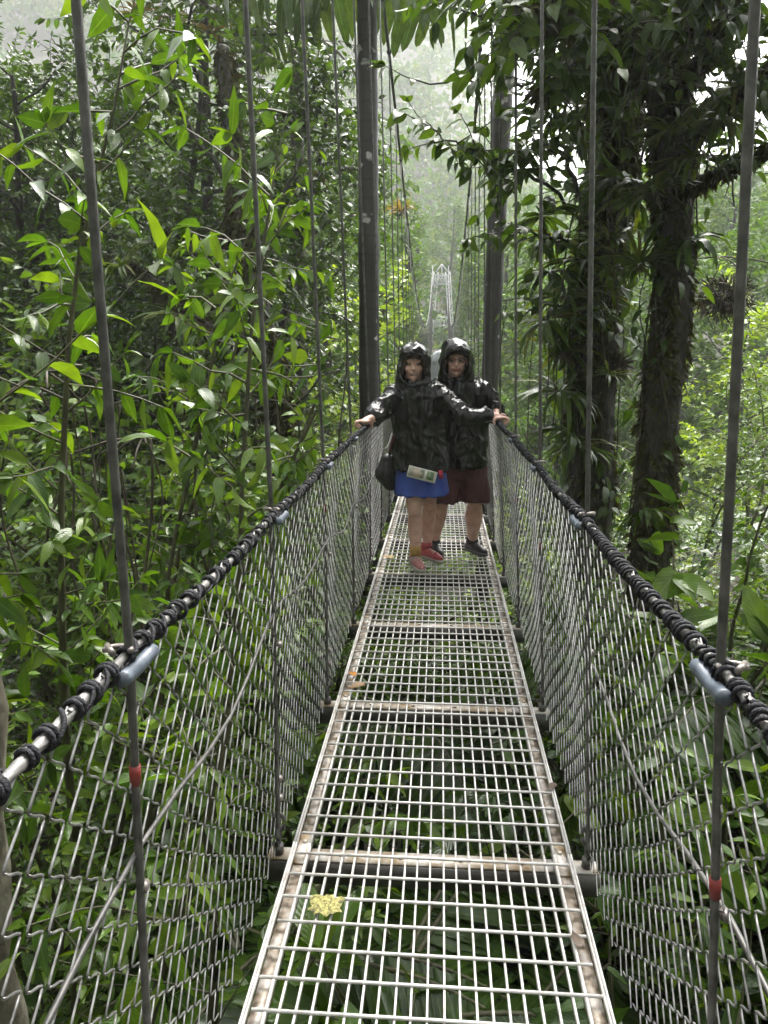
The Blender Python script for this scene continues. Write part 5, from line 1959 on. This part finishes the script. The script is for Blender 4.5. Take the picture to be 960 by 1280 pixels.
# bag on the hip
b = Body()
b.limb([(-.385, 5.80, .82), (-.395, 5.80, .72), (-.36, 5.80, .645)], [.055, .088, .060], 16)
bag = b.grow('shoulder_bag', M['bag'], woman, .009, 2)
MB().tube([(-.37, 5.80, .86), (-.345, 5.75, .95), (-.33, 5.70, 1.02)], .012, 8).obj('strap', M['maroon'], bag)
for an, ang, ms in (((-.166, 5.735, Z0), .30, ('pink_shoe', 'sole', 'grey_shoe')), ((-.078, 5.98, Z0), .62, ('red_shoe', 'sole', 'paper2'))):
    sh = shoe(woman, an, ang, [M[k] for k in ms])
    if an[1] < 5.9:
        sh['label'] = 'grey and pink walking shoe'
        hb = Body()
        ca, sa = math.cos(ang), math.sin(ang)
        hb.limb([(an[0] - sa * .05, an[1] + ca * .05, .052), (an[0] + sa * .03, an[1] - ca * .03, .054)], [.0435, .0445], 14)
        hb.grow('heel_panel', M['grey_shoe'], sh, .008, 2)
        MB().tube([(an[0], an[1] + .012, .085), (an[0], an[1] + .012, .17)], [.044, .040], 16).obj('sock', M['sock'], woman)
    else:
        MB().tube([(an[0], an[1] + .012, .085), (an[0], an[1] + .012, .14)], [.044, .041], 16).obj('sock', M['red_shoe'], woman)
hr = MB()
hr.add(*ball((hcW[0], hcW[1] + .012, hcW[2] + .042), (.083, .098, .088), 20))
for s in (-1, 1):
    hr.tube([(hcW[0] + s * .066, hcW[1] - .058, hcW[2] + .055), (hcW[0] + s * .080, hcW[1] - .042, hcW[2]), (hcW[0] + s * .078, hcW[1] - .030, hcW[2] - .075)], [.018, .018, .012], 8)
hr.obj('hair', M['hair'], woman)
# ===================================================== man
man = thing('person', 'taller person in a black hooded raincoat, maroon shorts and glasses, hand on the right rail', 'person', (0, 0, 0), group='walkers on the bridge')
mr = rail_x(5.92, 1)
hcM = (0.128, 6.00, 1.560)
b = Body()
head(b, hcM, 1.05)
b.rings([((.14, 6.07, 1.42), .07, .07), ((.155, 6.08, 1.35), .17, .10), ((.17, 6.09, 1.15), .17, .12), ((.175, 6.10, .95), .17, .125), ((.185, 6.10, .75), .18, .12), ((.185, 6.10, .68), .16, .11)])
b.limb([(.34, 6.08, 1.34), (.455, 6.13, 1.13), (mr + .004, 5.96, RAILZ + .065)], [.062, .050, .034])
hand(b, (mr + .004, 5.96, RAILZ + .065), (mr + .004, 5.87, RAILZ + .036), 1, -1)
b.limb([(-.01, 6.09, 1.36), (-.10, 6.14, 1.15), (-.12, 5.98, 1.05)], [.060, .048, .036])
b.ball((-.12, 5.95, 1.03), (.035, .045, .03))
for dy in (-.03, -.01, .01, .03):
    b.limb([(-.13, 5.93, 1.03 + dy), (-.16, 5.90, 1.03 + dy), (-.18, 5.91, 1.03 + dy)], [.009, .0085, .008], 8)
b.limb([(-.115, 5.95, 1.055), (-.135, 5.925, 1.085)], [.011, .009], 8)
b.limb([(.075, 6.10, .72), (.035, 6.09, .47), (.025, 6.11, .42), (.004, 6.165, .32), (-.012, 6.18, .20), (-.022, 6.185, .09)], [.096, .066, .058, .073, .053, .037], 14)
b.limb([(.285, 6.10, .72), (.300, 6.13, .47), (.302, 6.15, .42), (.300, 6.205, .32), (.296, 6.22, .20), (.292, 6.235, .09)], [.096, .066, .058, .075, .054, .037], 14)
for kx, ky in ((.028, 6.045), (.301, 6.085)):
    b.ball((kx, ky + .01, .45), (.045, .04, .055), 12)
body = b.grow('body', [M['skin'], M['eyes'], M['lips'], M['teeth']], man, .0052, 3)
face_parts(body, hcM, 0, False)
b = Body()
b.rings([((.135, 6.065, 1.455), .10, .10), ((.145, 6.07, 1.41), .155, .115), ((.155, 6.075, 1.36), .215, .13), ((.165, 6.085, 1.25), .225, .145), ((.17, 6.09, 1.10), .212, .15), ((.172, 6.09, .95), .212, .16),
         ((.175, 6.09, .80), .214, .165), ((.176, 6.09, .735), .217, .165)])
b.limb([(.325, 6.08, 1.335), (.40, 6.105, 1.235), (.455, 6.13, 1.135), (.452, 6.05, 1.155), (mr + .004, 5.965, RAILZ + .068)], [.086, .078, .068, .064, .052], 16)
b.limb([(0.0, 6.09, 1.36), (-.10, 6.14, 1.15), (-.12, 6.02, 1.06)], [.088, .074, .055], 16)
coat = b.grow('raincoat', M['coat'], man, .0065, 6, creases(8.0, .016))
hood(coat, hcM, M['coat'], 6.0, .114, .152, .142, .088, -.134, .070)
MB().tube([(mr + .006, 5.985, RAILZ + .075), (mr + .004, 5.945, RAILZ + .062)], .048, 16).obj('cuff', M['coat'], coat)
b = Body()
b.rings([((.178, 6.10, .84), .19, .145), ((.178, 6.10, .72), .203, .15), ((.178, 6.10, .655), .20, .145)])
b.rings([((.085, 6.10, .74), .115, .135), ((.072, 6.10, .60), .122, .13), ((.058, 6.10, .475), .125, .128), ((.056, 6.10, .455), .124, .127)])
b.rings([((.272, 6.10, .74), .108, .13), ((.288, 6.11, .60), .112, .125), ((.296, 6.13, .475), .114, .122), ((.297, 6.13, .455), .113, .121)])
b.grow('shorts', M['maroon'], man, .009, 2, creases(5.0, .010))
for an, ang in (((-.022, 6.18, Z0), .28), ((.292, 6.23, Z0), .55)):
    shoe(man, an, ang, [M['black_shoe'], M['dark_sole'], M['bag']])
    MB().tube([(an[0], an[1] + .012, .085), (an[0], an[1] + .012, .135)], [.05, .047], 16).obj('sock', M['bag'], man)
gl = MB()
th = np.linspace(0, 2 * PI, 17)
for s in (-1, 1):
    gl.tube(np.stack([hcM[0] + s * .034 + .025 * np.cos(th), hcM[1] - .097 + 0 * th, hcM[2] + .008 + .018 * np.sin(th)], -1), .0025, 6, cap=False)
gl.tube([(hcM[0] - .078, hcM[1] - .04, hcM[2] + .018), (hcM[0] - .058, hcM[1] - .094, hcM[2] + .014)], .0025, 6)
gl.tube([(hcM[0] + .078, hcM[1] - .04, hcM[2] + .018), (hcM[0] + .058, hcM[1] - .094, hcM[2] + .014)], .0025, 6)
gl.tube([(hcM[0] - .010, hcM[1] - .099, hcM[2] + .012), (hcM[0] + .010, hcM[1] - .099, hcM[2] + .012)], .0025, 6)
gl.obj('glasses', M['lens'], man)
MB().add(*ball((hcM[0], hcM[1] + .016, hcM[2] + .044), (.086, .098, .086), 20)).obj('hair', M['hair'], man)

# ===================================================== third walker, mostly hidden
third = thing('person', 'person in a pale grey hooded poncho walking behind, mostly hidden between the two hooded walkers', 'person', (0, 0, 0), group='walkers on the bridge')
tx, ty = 0.015, 8.6
hcT = (tx, ty - .04, 1.50)
b = Body()
head(b, hcT)
b.limb([(tx - .1, ty, .8), (tx - .1, ty - .02, .45), (tx - .1, ty + .03, .06)], [.085, .058, .038])
b.limb([(tx + .1, ty, .8), (tx + .1, ty + .08, .45), (tx + .1, ty + .16, .08)], [.085, .058, .038])
b.rings([((tx, ty, 1.40), .08, .08), ((tx, ty, 1.2), .17, .11), ((tx, ty, .8), .17, .12)])
for s in (-1, 1):
    b.limb([(tx + s * .19, ty, 1.3), (tx + s * .25, ty - .02, 1.02), (tx + s * .22, ty - .2, .86)], [.05, .042, .03])
    b.ball((tx + s * .215, ty - .24, .84), (.028, .045, .035))
    for k in range(4):
        b.limb([(tx + s * .21, ty - .27, .86 - k * .018), (tx + s * .195, ty - .31, .85 - k * .018), (tx + s * .185, ty - .325, .835 - k * .016)], [.009, .0085, .008], 8)
    b.limb([(tx + s * .2, ty - .24, .865), (tx + s * .18, ty - .275, .88)], [.011, .009], 8)
bd = b.grow('body', [M['skin'], M['eyes'], M['lips'], M['teeth']], third, .010, 2)
face_parts(bd, hcT, 0, False)
b = Body()
b.rings([((tx, ty, 1.42), .09, .09), ((tx, ty, 1.36), .17, .12), ((tx, ty, 1.25), .25, .16), ((tx, ty, 1.0), .31, .22), ((tx, ty, .72), .34, .26), ((tx, ty, .70), .34, .26)])
cp = b.grow('poncho', M['poncho'], third, .014, 3, creases(1.0, .018))
hood(cp, hcT, M['poncho'], 9.0)
for s, dy in ((-1, .02), (1, .15)):
    shoe(third, (tx + s * .1, ty + dy, Z0), 0.1 * s, [M['black_shoe'], M['dark_sole'], M['bag']])
b = Body()
b.rings([((tx, ty, .84), .18, .14), ((tx, ty, .70), .19, .15)])
b.rings([((tx - .1, ty, .78), .10, .11), ((tx - .1, ty - .02, .45), .085, .09)])
b.rings([((tx + .1, ty, .78), .10, .11), ((tx + .1, ty + .07, .45), .085, .09)])
b.grow('trousers', M['bag'], third, .012, 2)

third.location = (2 * tx, 2 * ty, 0)
third.rotation_euler = (0, 0, PI)
